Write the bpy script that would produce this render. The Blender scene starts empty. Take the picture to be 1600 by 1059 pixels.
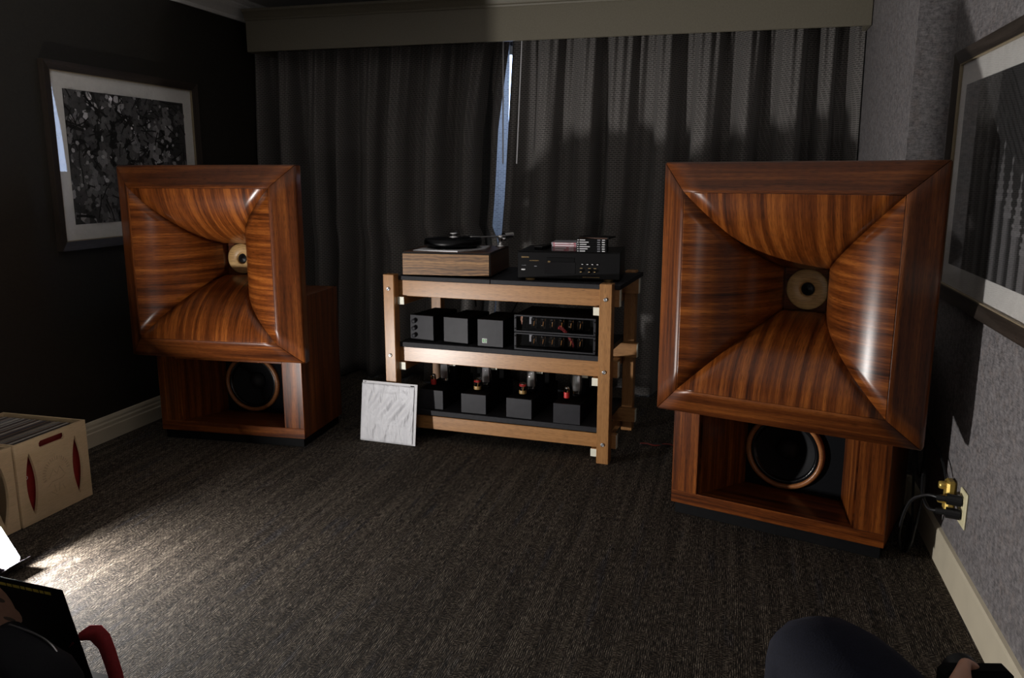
import bpy, bmesh, math, random
from mathutils import Vector, Matrix
random.seed(7)
R = math.radians
scn = bpy.context.scene
COL = scn.collection

# ------------------------------------------------------------------ camera, world, exposure
cam_d = bpy.data.cameras.new('camera')
cam_d.sensor_width = 36.0
cam_d.lens = 36.0 * 1285.0 / 1600.0
cam_d.clip_start = 0.02
cam = bpy.data.objects.new('view_camera', cam_d)
COL.objects.link(cam)
cam.location = (0, 0, 1.36)
cam.rotation_euler = (R(90 - 11.3), 0, R(15.16))
scn.camera = cam
world = bpy.data.worlds.new('daylight')
scn.world = world
world.use_nodes = True
world.node_tree.nodes['Background'].inputs[0].default_value = (0.50, 0.66, 1.0, 1)
world.node_tree.nodes['Background'].inputs[1].default_value = 7.5
vs = scn.view_settings
vs.view_transform = 'Standard'
vs.look = 'None'
vs.gamma = 1.0
vs.use_curve_mapping = False
vs.exposure = -0.15
LAMP_POWER = 2200.0       # radiance of the LED lamp lying by the crates
# the suite's room lamp, far behind the listeners: it lights the pictures, the baseboard by the crates and the pier
rl = bpy.data.lights.new('room_lamp_offscreen', 'POINT')
rl.energy = 55.0
rl.color = (1.0, 0.95, 0.89)
rl.shadow_soft_size = 0.12
room_lamp = bpy.data.objects.new('room_lamp_offscreen', rl)
COL.objects.link(room_lamp)
room_lamp.location = (0.05, -3.55, 0.95)

# ------------------------------------------------------------------ node helpers
class NT:
    def __init__(s, name):
        s.m = bpy.data.materials.new(name)
        s.m.use_nodes = True
        s.t = s.m.node_tree
        s.n = s.t.nodes
        s.b = s.n['Principled BSDF']
        s.out = s.n['Material Output']
    def add(s, typ, **kw):
        nd = s.n.new(typ)
        for k, v in kw.items():
            setattr(nd, k, v)
        return nd
    def link(s, a, b):
        s.t.links.new(a, b)
    def inp(s, nd, key, val):
        if hasattr(val, 'is_linked') or isinstance(val, bpy.types.NodeSocket):
            s.link(val, nd.inputs[key])
        else:
            nd.inputs[key].default_value = val
    def math(s, op, a, b=0.0, clamp=False):
        nd = s.add('ShaderNodeMath', operation=op, use_clamp=clamp)
        s.inp(nd, 0, a); s.inp(nd, 1, b)
        return nd.outputs[0]
    def vscale(s, v, sc):
        nd = s.add('ShaderNodeVectorMath', operation='MULTIPLY')
        s.inp(nd, 0, v); nd.inputs[1].default_value = sc
        return nd.outputs[0]
    def vadd(s, a, b):
        nd = s.add('ShaderNodeVectorMath', operation='ADD')
        s.inp(nd, 0, a); s.inp(nd, 1, b)
        return nd.outputs[0]
    def noise(s, v, scale=1.0, detail=2.0, rough=0.5, dist=0.0):
        nd = s.add('ShaderNodeTexNoise')
        s.link(v, nd.inputs['Vector'])
        nd.inputs['Scale'].default_value = scale
        nd.inputs['Detail'].default_value = detail
        nd.inputs['Roughness'].default_value = rough
        nd.inputs['Distortion'].default_value = dist
        return nd.outputs['Fac']
    def ramp(s, f, stops, interp='LINEAR'):
        nd = s.add('ShaderNodeValToRGB')
        nd.color_ramp.interpolation = interp
        e = nd.color_ramp.elements
        while len(e) < len(stops):
            e.new(0.5)
        for i, (p, c) in enumerate(stops):
            e[i].position = p
            e[i].color = (*c, 1) if len(c) == 3 else c
        s.inp(nd, 0, f)
        return nd.outputs[0]
    def mix(s, f, a, b, mode='MIX'):
        nd = s.add('ShaderNodeMix', data_type='RGBA', blend_type=mode)
        s.inp(nd, 0, f)
        for k, v in ((6, a), (7, b)):
            if isinstance(v, tuple):
                nd.inputs[k].default_value = (*v, 1) if len(v) == 3 else v
            else:
                s.link(v, nd.inputs[k])
        return nd.outputs[2]
    def bump(s, h, strength=0.2, dist=0.002):
        nd = s.add('ShaderNodeBump')
        nd.inputs['Strength'].default_value = strength
        nd.inputs['Distance'].default_value = dist
        s.link(h, nd.inputs['Height'])
        s.link(nd.outputs[0], s.b.inputs['Normal'])
    def coord(s, which):
        return s.add('ShaderNodeTexCoord').outputs[which]
    def random_uv(s):
        uv = s.coord('UV')
        oi = s.add('ShaderNodeObjectInfo').outputs['Random']
        k = s.add('ShaderNodeCombineXYZ')
        s.link(s.math('MULTIPLY', oi, 37.0), k.inputs[0])
        s.link(s.math('MULTIPLY', oi, 91.0), k.inputs[1])
        return s.vadd(uv, k.outputs[0])

def plain(name, col, rough=0.6, metal=0.0, spec=0.5, speckle=0.0, scale=60.0, bump=0.0, coat=0.0):
    t = NT(name)
    t.b.inputs['Roughness'].default_value = rough
    t.b.inputs['Metallic'].default_value = metal
    t.b.inputs['Specular IOR Level'].default_value = spec
    t.b.inputs['Coat Weight'].default_value = coat
    f = t.noise(t.coord('Object'), scale, 3.0)
    d = max(speckle, 0.04)
    lo = tuple(c * (1 - d) for c in col)
    hi = tuple(min(1, c * (1 + d)) for c in col)
    t.link(t.ramp(f, [(0.3, lo), (0.7, hi)]), t.b.inputs['Base Color'])
    if bump:
        t.bump(f, bump, 0.002)
    return t.m

def emit(name, col, power, base=0.8):
    t = NT(name)
    t.b.inputs['Base Color'].default_value = (base, base, base, 1)
    t.b.inputs['Emission Color'].default_value = (*col, 1)
    t.b.inputs['Emission Strength'].default_value = power
    return t.m

def wood(name, dark, mid, light, band=22.0, wave=5.0, rough=0.36, pores=0.3, contrast=1.0, coat=0.0, spec=0.5):
    t = NT(name)
    v = t.random_uv()
    warp = t.noise(t.vscale(v, (1.6, 4.5, 1)), 1.0, 3.0, 0.55)
    wn = t.add('ShaderNodeTexWave', wave_type='BANDS', bands_direction='Y')
    wn.inputs['Scale'].default_value = wave
    wn.inputs['Distortion'].default_value = 9.0
    wn.inputs['Detail'].default_value = 3.0
    wn.inputs['Detail Scale'].default_value = 1.1
    t.link(t.vscale(v, (0.25, 1.0, 1)), wn.inputs['Vector'])
    n1 = t.noise(t.vscale(v, (0.9, band, 1)), 1.0, 4.0, 0.6, 0.6)
    n2 = t.noise(t.vscale(v, (2.0, band * 5, 1)), 1.0, 3.0, 0.6, 0.2)
    f = t.math('ADD', t.math('MULTIPLY', wn.outputs['Fac'], 0.14), t.math('MULTIPLY', n1, 0.72))
    f = t.math('ADD', f, t.math('MULTIPLY', warp, 0.25))
    f = t.math('ADD', f, t.math('MULTIPLY', t.math('SUBTRACT', n2, 0.5), 0.6))
    f = t.math('ADD', t.math('MULTIPLY', t.math('SUBTRACT', f, 0.56), contrast * 1.5), 0.5)
    c = t.ramp(f, [(0.12, dark), (0.5, mid), (0.9, light)])
    p = t.noise(t.vscale(v, (28, 900, 1)), 1.0, 1.0)
    pc = t.ramp(p, [(0.36, (1 - pores * 1.8,) * 3), (0.5, (1, 1, 1))])
    t.link(t.mix(1.0, c, pc, 'MULTIPLY'), t.b.inputs['Base Color'])
    t.b.inputs['Roughness'].default_value = rough
    t.b.inputs['Coat Weight'].default_value = coat
    t.b.inputs['Specular IOR Level'].default_value = spec
    t.bump(p, 0.10, 0.0006)
    return t.m

M = {}
M['rosewood'] = wood('rosewood_veneer', (0.024, 0.005, 0.0014), (0.142, 0.0355, 0.0062), (0.33, 0.100, 0.0175), contrast=1.0, spec=0.36, rough=0.29)
M['rosewood_solid'] = wood('rosewood_solid', (0.024, 0.0055, 0.0017), (0.120, 0.0305, 0.0060), (0.26, 0.078, 0.0150), band=16, wave=3.5, rough=0.38, contrast=0.95, spec=0.36)
M['oak'] = wood('oak', (0.25, 0.112, 0.036), (0.37, 0.178, 0.061), (0.46, 0.238, 0.088), band=45, wave=9, rough=0.33, contrast=0.6, pores=0.22)
M['zebra'] = wood('zebra_veneer', (0.05, 0.022, 0.008), (0.25, 0.125, 0.047), (0.40, 0.215, 0.082), band=60, wave=20, rough=0.5, contrast=1.15)
M['walnut'] = wood('walnut', (0.03, 0.012, 0.007), (0.075, 0.03, 0.015), (0.12, 0.05, 0.025), band=26, rough=0.35)
M['ply'] = wood('birch_plywood', (0.50, 0.36, 0.20), (0.58, 0.43, 0.26), (0.66, 0.50, 0.32), band=9, wave=2, rough=0.55, pores=0.1, contrast=0.5)
M['ply_mark'] = plain('pressed_plywood', (0.42, 0.31, 0.19), 0.6, speckle=0.15)
M['turned'] = wood('turned_maple', (0.36, 0.20, 0.075), (0.55, 0.34, 0.14), (0.66, 0.44, 0.20), band=30, rough=0.45, contrast=0.8)
M['ringwood'] = wood('cherry_ring', (0.30, 0.105, 0.035), (0.40, 0.155, 0.052), (0.48, 0.20, 0.075), band=30, rough=0.3, contrast=0.6)
M['frame_wood'] = wood('dark_frame_wood', (0.018, 0.013, 0.010), (0.035, 0.026, 0.020), (0.055, 0.042, 0.034), band=40, rough=0.4)
M['black'] = plain('black_paint', (0.0045, 0.0045, 0.005), 0.65, spec=0.10, speckle=0.2)
M['black_satin'] = plain('black_satin', (0.003, 0.003, 0.0036), 0.4, spec=0.2)
M['matte_black'] = plain('matte_black', (0.003, 0.003, 0.003), 0.9, spec=0.1)
M['shelf_edge'] = plain('slate_board', (0.017, 0.017, 0.020), 0.6, speckle=0.2, spec=0.2)
M['faceplate'] = plain('anthracite_faceplate', (0.020, 0.020, 0.024), 0.5, speckle=0.16, scale=25, spec=0.2)
M['chrome'] = plain('chrome', (0.75, 0.75, 0.76), 0.12, 1.0)
M['steel'] = plain('brushed_steel', (0.45, 0.45, 0.46), 0.32, 1.0, speckle=0.1)
M['cap_white'] = plain('cream_end_cap', (0.78, 0.78, 0.66), 0.5)
M['trim'] = plain('cream_trim_paint', (0.56, 0.50, 0.38), 0.4, speckle=0.05, scale=8)
M['crown'] = plain('white_crown_paint', (0.78, 0.77, 0.75), 0.5)
M['ceiling'] = plain('stippled_ceiling', (0.60, 0.59, 0.58), 0.9, speckle=0.22, scale=240, bump=0.6)
M['valance'] = plain('olive_grey_paint', (0.155, 0.138, 0.100), 0.5, speckle=0.08, scale=120)
M['mat_board'] = plain('white_mat_board', (0.80, 0.78, 0.75), 0.8)
M['gilt'] = plain('pale_frame_lip', (0.24, 0.19, 0.12), 0.5)
M['plastic_ivory'] = plain('ivory_plastic', (0.72, 0.66, 0.42), 0.4)
M['brass'] = plain('brass_adapter', (0.75, 0.52, 0.13), 0.35, 0.6)
M['cable'] = plain('black_cable', (0.008, 0.008, 0.009), 0.45)
M['cable_red'] = plain('red_cable', (0.16, 0.02, 0.015), 0.5)
M['cone'] = plain('paper_cone', (0.009, 0.0095, 0.011), 0.75, spec=0.3, speckle=0.2, scale=90)
M['surround'] = plain('doped_surround', (0.006, 0.006, 0.007), 0.22)
M['cap'] = plain('felt_dust_cap', (0.009, 0.009, 0.010), 0.7)
M['baffle'] = plain('dark_baffle', (0.0045, 0.005, 0.0065), 0.7, spec=0.08)
M['red'] = plain('red_print', (0.50, 0.022, 0.020), 0.5, speckle=0.15)
M['red_cloth'] = plain('red_webbing', (0.20, 0.006, 0.009), 0.85, speckle=0.2, scale=200)
M['red_sleeve'] = plain('dark_red_sleeve', (0.24, 0.010, 0.010), 0.5, speckle=0.15)
M['bag'] = plain('black_canvas', (0.004, 0.004, 0.006), 0.85, spec=0.2, speckle=0.3, scale=300, bump=0.3)
M['navy'] = plain('navy_denim', (0.0055, 0.0065, 0.014), 0.9, spec=0.15, speckle=0.35, scale=350, bump=0.3)
M['grey_cloth'] = plain('grey_cotton', (0.055, 0.060, 0.070), 0.85, speckle=0.3, scale=350, bump=0.3)
M['shirt'] = plain('charcoal_knit', (0.03, 0.03, 0.032), 0.9, speckle=0.3, scale=200)
M['skin'] = plain('skin', (0.48, 0.25, 0.17), 0.5, speckle=0.08)
M['hair'] = plain('brown_hair', (0.03, 0.018, 0.010), 0.6, speckle=0.4, scale=160)
M['gold_print'] = plain('gold_print', (0.50, 0.33, 0.13), 0.5)
M['white_print'] = plain('white_print', (0.72, 0.72, 0.74), 0.6)
M['grey_print'] = plain('grey_print', (0.25, 0.25, 0.28), 0.6)
M['yellow_print'] = plain('yellow_print', (0.55, 0.42, 0.05), 0.6)
M['pink_print'] = plain('pink_spine', (0.52, 0.17, 0.20), 0.5, speckle=0.15, scale=150)
M['tan'] = plain('amber_base', (0.32, 0.20, 0.07), 0.4)
M['fabric_seat'] = plain('seat_fabric', (0.05, 0.035, 0.03), 0.9, speckle=0.3, scale=200)
M['lamp_body'] = plain('lamp_housing', (0.02, 0.016, 0.022), 0.4)
M['lamp_face'] = emit('led_panel', (1.0, 0.965, 0.93), LAMP_POWER)

M['green_led'] = emit('green_display', (0.10, 0.85, 0.12), 0.30, 0.01)
M['filament'] = emit('tube_filament', (1.0, 0.42, 0.10), 0.35, 0.05)
M['blue_glow'] = emit('camera_screen', (0.45, 0.5, 1.0), 0.3, 0.02)

def glass(name, tint=(1, 1, 1), rough=0.0, ior=1.45):
    t = NT(name)
    t.b.inputs['Transmission Weight'].default_value = 1.0
    t.b.inputs['Roughness'].default_value = rough
    t.b.inputs['IOR'].default_value = ior
    f = t.noise(t.coord('Object'), 3.0)
    t.link(t.ramp(f, [(0, tuple(c * 0.97 for c in tint)), (1, tint)]), t.b.inputs['Base Color'])
    return t.m
M['tube_glass'] = glass('tube_glass')

def pane(name):
    # thin picture glass: clear with a mirror-like surface
    t = NT(name)
    tr = t.add('ShaderNodeBsdfTransparent')
    gl = t.add('ShaderNodeBsdfGlossy')
    gl.inputs['Roughness'].default_value = 0.004
    fr = t.add('ShaderNodeLayerWeight')
    fr.inputs['Blend'].default_value = 0.5
    f5 = t.math('POWER', fr.outputs['Facing'], 5.0)
    refl = t.math('ADD', t.math('MULTIPLY', f5, 0.9), 0.055)
    w = t.noise(t.coord('Object'), 2.0)
    t.link(t.ramp(w, [(0, (0.97, 0.97, 0.97)), (1, (1, 1, 1))]), tr.inputs['Color'])
    mx = t.add('ShaderNodeMixShader')
    t.link(refl, mx.inputs[0])
    t.link(tr.outputs[0], mx.inputs[1]); t.link(gl.outputs[0], mx.inputs[2])
    t.link(mx.outputs[0], t.out.inputs['Surface'])
    return t.m
M['pane'] = pane('picture_glass')

def carpet():
    t = NT('loop_carpet')
    o = t.coord('Object')
    jit = t.noise(o, 60.0, 2.0)
    jv = t.add('ShaderNodeCombineXYZ'); t.link(t.math('MULTIPLY', jit, 0.004), jv.inputs[0]); t.link(t.math('MULTIPLY', jit, 0.004), jv.inputs[1])
    o2 = t.vadd(o, jv.outputs[0])
    a = t.noise(t.vscale(o2, (330, 34, 1)), 1.0, 1.0)
    b = t.noise(t.vscale(o2, (70, 260, 1)), 1.0, 1.0)
    msk = t.noise(t.vscale(o, (20, 7, 1)), 1.0, 1.0)
    msk = t.math('GREATER_THAN', msk, 0.545)
    c = t.add('ShaderNodeMix', data_type='FLOAT')
    t.link(msk, c.inputs[0]); t.link(a, c.inputs[2]); t.link(b, c.inputs[3])
    loops = c.outputs[0]
    sw = t.add('ShaderNodeSeparateXYZ'); t.link(o, sw.inputs[0])
    cs = t.add('ShaderNodeCombineXYZ'); t.link(sw.outputs[1], cs.inputs[0]); t.link(sw.outputs[0], cs.inputs[1])
    def rows(vec):
        br = t.add('ShaderNodeTexBrick')
        t.link(vec, br.inputs['Vector'])
        br.inputs['Scale'].default_value = 1.0
        br.inputs['Brick Width'].default_value = 0.016
        br.inputs['Row Height'].default_value = 0.0062
        br.inputs['Mortar Size'].default_value = 0.0011
        br.inputs['Mortar Smooth'].default_value = 0.6
        return br.outputs['Fac']
    g = t.add('ShaderNodeMix', data_type='FLOAT')
    t.link(msk, g.inputs[0]); t.link(rows(cs.outputs[0]), g.inputs[2]); t.link(rows(o), g.inputs[3])
    groove = g.outputs[0]
    loops = t.math('SUBTRACT', t.math('ADD', t.math('MULTIPLY', loops, 0.8), 0.22), t.math('MULTIPLY', groove, 0.34))
    fine = t.noise(t.vscale(o, (480, 260, 1)), 1.0, 1.0, 0.6)
    big = t.noise(t.vscale(o, (32, 1.1, 1)), 1.0, 3.0, 0.6)
    h = t.math('ADD', loops, t.math('MULTIPLY', t.math('SUBTRACT', fine, 0.5), 0.4))
    h = t.math('ADD', h, t.math('MULTIPLY', t.math('SUBTRACT', big, 0.5), 0.32))
    col = t.ramp(h, [(0.40, (0.005, 0.004, 0.0032)), (0.53, (0.026, 0.0195, 0.0145)), (0.64, (0.085, 0.067, 0.050)), (0.78, (0.26, 0.22, 0.172))])
    blue = t.noise(t.vscale(o, (22, 2.4, 1)), 1.0, 2.0)
    bf = t.ramp(blue, [(0.60, (0, 0, 0)), (0.70, (0.55, 0.55, 0.55))])
    col = t.mix(bf, col, t.mix(1.0, col, (0.45, 0.58, 1.0), 'MULTIPLY'))
    t.link(col, t.b.inputs['Base Color'])
    t.b.inputs['Roughness'].default_value = 0.95
    t.b.inputs['Specular IOR Level'].default_value = 0.15
    t.bump(h, 1.0, 0.006)
    return t.m
M['carpet'] = carpet()

def wallpaper(name, lo, hi, sx=1.0):
    t = NT(name)
    o = t.coord('Object')
    a = t.noise(o, 55.0, 4.0, 0.7)
    b = t.noise(t.vscale(o, (40, 40, 420)), 1.0, 2.0)
    c = t.noise(o, 260.0, 2.0)
    f = t.math('ADD', t.math('MULTIPLY', a, 0.5), t.math('ADD', t.math('MULTIPLY', b, 0.3), t.math('MULTIPLY', c, 0.2)))
    col = t.ramp(f, [(0.38, lo), (0.62, hi)])
    w = t.noise(o, 30.0, 2.0)
    col = t.mix(t.ramp(w, [(0.5, (0, 0, 0)), (0.7, (0.35,) * 3)]), col, t.mix(1.0, col, (1.0, 0.84, 0.72), 'MULTIPLY'))
    t.link(col, t.b.inputs['Base Color'])
    t.b.inputs['Roughness'].default_value = 0.6
    t.bump(f, 0.7, 0.002)
    return t.m
M['wall_grey'] = wallpaper('grey_textured_wallpaper', (0.066, 0.062, 0.066), (0.245, 0.230, 0.232))
M['wall_dark'] = wallpaper('dark_brown_wallpaper', (0.012, 0.010, 0.007), (0.020, 0.017, 0.012))

def curtain_mat(name, light, dark, translucent=0.0):
    t = NT(name)
    uv = t.coord('UV')
    br = t.add('ShaderNodeTexBrick')
    t.link(uv, br.inputs['Vector'])
    br.inputs['Scale'].default_value = 1.0
    br.inputs['Brick Width'].default_value = 0.030
    br.inputs['Row Height'].default_value = 0.0115
    br.inputs['Mortar Size'].default_value = 0.0036
    br.inputs['Mortar Smooth'].default_value = 0.5
    br.offset = 0.5
    br.inputs['Color1'].default_value = (*dark, 1)
    br.inputs['Color2'].default_value = (*tuple(c * 1.6 for c in dark), 1)
    br.inputs['Mortar'].default_value = (*light, 1)
    n = t.noise(t.vscale(uv, (350, 350, 1)), 1.0, 2.0)
    col = t.mix(1.0, br.outputs['Color'], t.ramp(n, [(0.3, (0.7,) * 3), (0.7, (1.15,) * 3)]), 'MULTIPLY')
    t.link(col, t.b.inputs['Base Color'])
    t.b.inputs['Roughness'].default_value = 0.7
    t.b.inputs['Sheen Weight'].default_value = 0.15
    if translucent:
        tl = t.add('ShaderNodeBsdfTranslucent')
        t.link(col, tl.inputs['Color'])
        mx = t.add('ShaderNodeMixShader')
        mx.inputs[0].default_value = translucent
        t.link(t.b.outputs[0], mx.inputs[1]); t.link(tl.outputs[0], mx.inputs[2])
        t.link(mx.outputs[0], t.out.inputs['Surface'])
    return t.m
M['curtain'] = curtain_mat('woven_grey_curtain', (0.190, 0.176, 0.166), (0.046, 0.042, 0.039))
M['sheer'] = curtain_mat('pale_curtain_lining', (0.16, 0.16, 0.16), (0.085, 0.085, 0.085), 0.75)

def attr_mat(name):
    t = NT(name)
    a = t.add('ShaderNodeAttribute'); a.attribute_name = 'Col'
    n = t.noise(t.coord('Object'), 90.0, 3.0)
    col = t.mix(1.0, a.outputs['Color'], t.ramp(n, [(0.3, (0.8,) * 3), (0.7, (1.1,) * 3)]), 'MULTIPLY')
    t.link(col, t.b.inputs['Base Color'])
    t.b.inputs['Roughness'].default_value = 0.7
    return t.m
M['print'] = attr_mat('photo_print')

def crumpled():
    t = NT('crumpled_inner_sleeve')
    uv = t.coord('UV')
    a = t.noise(t.vscale(uv, (26, 6, 1)), 1.0, 4.0, 0.55, 1.5)
    b = t.noise(t.vscale(uv, (9, 9, 1)), 1.0, 3.0, 0.5, 0.8)
    h = t.math('ADD', t.math('MULTIPLY', a, 0.7), b)
    t.link(t.ramp(b, [(0.3, (0.54, 0.54, 0.57)), (0.7, (0.60, 0.60, 0.63))]), t.b.inputs['Base Color'])
    t.b.inputs['Roughness'].default_value = 0.5
    t.bump(h, 1.0, 0.016)
    return t.m
M['paper'] = crumpled()
M['card'] = plain('white_card', (0.56, 0.555, 0.57), 0.7)

# ------------------------------------------------------------------ mesh helpers
class B:
    """collects shapes in one bmesh with a UV layer in metres (u runs along the grain)"""
    def __init__(s):
        s.bm = bmesh.new()
        s.uv = s.bm.loops.layers.uv.new('UVMap')
        s.colr = None
    def _merge(s, t, grain, smooth, mi):
        for f in t.faces:
            f.smooth = smooth
            f.material_index = mi
        m = bpy.data.meshes.new('tmp')
        n0 = len(s.bm.faces)
        t.to_mesh(m); t.free()
        s.bm.from_mesh(m)
        bpy.data.meshes.remove(m)
        s.bm.faces.ensure_lookup_table()
        for f in s.bm.faces[n0:]:
            f.material_index = mi
            f.normal_update()
            nrm = f.normal
            ax = max(range(3), key=lambda i: abs(nrm[i]))
            g = grain
            others = [i for i in range(3) if i != ax]
            if g in others:
                ui = g; vi = [i for i in others if i != g][0]
            else:
                ui, vi = others
            for l in f.loops:
                co = l.vert.co
                l[s.uv].uv = (co[ui], co[vi] + co[ax] * 0.37)
    def box(s, x0, x1, y0, y1, z0, z1, bevel=0.0015, grain=0, mat=None, mi=0):
        t = bmesh.new()
        bmesh.ops.create_cube(t, size=1.0)
        for v in t.verts:
            v.co = Vector(((x0 + x1) / 2 + v.co.x * (x1 - x0), (y0 + y1) / 2 + v.co.y * (y1 - y0), (z0 + z1) / 2 + v.co.z * (z1 - z0)))
        if bevel:
            bmesh.ops.bevel(t, geom=list(t.edges), offset=min(bevel, 0.4 * min(x1 - x0, y1 - y0, z1 - z0)), segments=1, affect='EDGES')
        if mat is not None:
            t.transform(mat)
        s._merge(t, grain, False, mi)
        return s
    def lathe(s, prof, c=(0, 0, 0), axis='Z', seg=32, mi=0, smooth=True, grain=0):
        """prof: (radius, height) pairs along the axis"""
        t = bmesh.new()
        rings = []
        for r, h in prof:
            ring = []
            if r < 1e-6:
                ring = [t.verts.new((0, 0, h))]
            else:
                for k in range(seg):
                    a = 2 * math.pi * k / seg
                    ring.append(t.verts.new((r * math.cos(a), r * math.sin(a), h)))
            rings.append(ring)
        for p, q in zip(rings, rings[1:]):
            for k in range(seg):
                k2 = (k + 1) % seg
                if len(p) == 1 and len(q) == 1:
                    continue
                if len(p) == 1:
                    t.faces.new((p[0], q[k], q[k2]))
                elif len(q) == 1:
                    t.faces.new((p[k], p[k2], q[0]))
                else:
                    t.faces.new((p[k], p[k2], q[k2], q[k]))
        if axis == 'Y':      # axis height -> -Y (towards the viewer)
            t.transform(Matrix.Rotation(R(90), 4, 'X'))
        elif axis == 'X':
            t.transform(Matrix.Rotation(R(90), 4, 'Y'))
        elif isinstance(axis, Vector):
            t.transform(axis.to_track_quat('Z', 'Y').to_matrix().to_4x4())
        t.transform(Matrix.Translation(Vector(c)))
        bmesh.ops.recalc_face_normals(t, faces=t.faces)
        s._merge(t, grain, smooth, mi)
        return s
    def cyl(s, p0, p1, r, seg=16, mi=0, r1=None):
        p0 = Vector(p0); p1 = Vector(p1)
        d = p1 - p0
        s.lathe([(0, 0), (r, 0), (r if r1 is None else r1, d.length), (0, d.length)], p0, d.normalized(), seg, mi, smooth=False)
        return s
    def tube(s, pts, r, seg=8, mi=0, sub=6):
        pts = [Vector(p) for p in pts]
        path = []
        n = len(pts)
        for i in range(n - 1):
            p0 = pts[max(i - 1, 0)]; p1 = pts[i]; p2 = pts[i + 1]; p3 = pts[min(i + 2, n - 1)]
            for k in range(sub):
                u = k / sub
                path.append(0.5 * ((2 * p1) + (p2 - p0) * u + (2 * p0 - 5 * p1 + 4 * p2 - p3) * u * u + (3 * p1 - p0 - 3 * p2 + p3) * u ** 3))
        path.append(pts[-1])
        t = bmesh.new()
        rings = []
        up = Vector((0.123, 0.456, 0.88)).normalized()
        for i, p in enumerate(path):
            d = (path[min(i + 1, len(path) - 1)] - path[max(i - 1, 0)]).normalized()
            a = d.cross(up).normalized(); b = d.cross(a).normalized()
            rings.append([t.verts.new(p + (a * math.cos(2 * math.pi * k / seg) + b * math.sin(2 * math.pi * k / seg)) * r) for k in range(seg)])
        for p, q in zip(rings, rings[1:]):
            for k in range(seg):
                t.faces.new((p[k], p[(k + 1) % seg], q[(k + 1) % seg], q[k]))
        t.faces.new(rings[0]); t.faces.new(rings[-1])
        bmesh.ops.recalc_face_normals(t, faces=t.faces)
        s._merge(t, 0, True, mi)
        return s
    def grid(s, pts, uvs=None, smooth=True, mi=0, flip=False):
        """pts[i][j] grid of points with matching uvs"""
        vv = [[s.bm.verts.new(p) for p in row] for row in pts]
        for i in range(len(vv) - 1):
            for j in range(len(vv[0]) - 1):
                idx = [(i, j), (i, j + 1), (i + 1, j + 1), (i + 1, j)]
                if flip:
                    idx.reverse()
                f = s.bm.faces.new([vv[a][b] for a, b in idx])
                f.smooth = smooth; f.material_index = mi
                if uvs:
                    for l, (a, b) in zip(f.loops, idx):
                        l[s.uv].uv = uvs[a][b]
        return s
    def poly(s, pts, mi=0, uvs=None):
        f = s.bm.faces.new([s.bm.verts.new(p) for p in pts])
        f.material_index = mi
        for i, l in enumerate(f.loops):
            l[s.uv].uv = uvs[i] if uvs else (l.vert.co.x, l.vert.co.z)
        return f
    def build(s, name, mat, parent=None, loc=None, rot=None):
        me = bpy.data.meshes.new(name)
        s.bm.to_mesh(me); s.bm.free()
        for m in (mat if isinstance(mat, (list, tuple)) else [mat]):
            me.materials.append(M[m] if isinstance(m, str) else m)
        o = bpy.data.objects.new(name, me)
        COL.objects.link(o)
        if parent is not None:
            o.parent = parent
        if loc is not None:
            o.location = loc
        if rot is not None:
            o.rotation_euler = rot
        return o

def tag(o, label, cat, group=None):
    o['label'] = label; o['category'] = cat
    if group:
        o['group'] = group
    return o
def struct(o, label=None):
    o['kind'] = 'structure'
    if label:
        o['label'] = label
    return o
def thing(name, label, cat, loc=(0, 0, 0), rz=0.0, group=None):
    o = bpy.data.objects.new(name, None)
    o.empty_display_size = 0.1
    COL.objects.link(o)
    o.location = loc; o.rotation_euler = (0, 0, rz)
    return tag(o, label, cat, group)
def bx(name, mat, parent, *a, **k):
    return B().box(*a, **k).build(name, mat, parent)
def copy_tree(o, parent=None):
    c = o.copy(); COL.objects.link(c); c.parent = parent
    for ch in list(o.children):
        copy_tree(ch, c)
    return c
def flat_shape(name, mat, parent, outline, holes, thick, rot=None, loc=None):
    """outline and holes in a plane (x, y), extruded to a board; returns one mesh object"""
    cu = bpy.data.curves.new('c', 'CURVE')
    cu.dimensions = '2D'; cu.fill_mode = 'BOTH'; cu.extrude = thick / 2
    for pl in [outline] + holes:
        sp = cu.splines.new('POLY')
        sp.points.add(len(pl) - 1)
        for p, q in zip(sp.points, pl):
            p.co = (q[0], q[1], 0, 1)
        sp.use_cyclic_u = True
    tmp = bpy.data.objects.new('t', cu)
    COL.objects.link(tmp)
    me = bpy.data.meshes.new_from_object(tmp.evaluated_get(bpy.context.evaluated_depsgraph_get()))
    bpy.data.objects.remove(tmp); bpy.data.curves.remove(cu)
    me.name = name
    if not me.uv_layers:
        me.uv_layers.new(name='UVMap')
    ul = me.uv_layers[0]
    for l in me.loops:
        co = me.vertices[l.vertex_index].co
        ul.data[l.index].uv = (co.x, co.y)
    me.materials.clear(); me.materials.append(M[mat])
    for p in me.polygons:
        p.material_index = 0; p.use_smooth = False
    o = bpy.data.objects.new(name, me)
    COL.objects.link(o); o.parent = parent
    if rot: o.rotation_euler = rot
    if loc: o.location = loc
    return o
def lettering(name, text, size, mat, parent, loc, rot=(R(90), 0, 0), align='LEFT', extrude=0.0002):
    cu = bpy.data.curves.new('f', 'FONT')
    cu.body = text; cu.size = size; cu.align_x = align; cu.align_y = 'CENTER'; cu.extrude = extrude; cu.resolution_u = 2
    tmp = bpy.data.objects.new('t', cu)
    COL.objects.link(tmp)
    me = bpy.data.meshes.new_from_object(tmp.evaluated_get(bpy.context.evaluated_depsgraph_get()))
    bpy.data.objects.remove(tmp); bpy.data.curves.remove(cu)
    me.name = name
    me.materials.clear(); me.materials.append(M[mat])
    o = bpy.data.objects.new(name, me)
    COL.objects.link(o); o.parent = parent; o.location = loc; o.rotation_euler = rot
    return o
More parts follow.
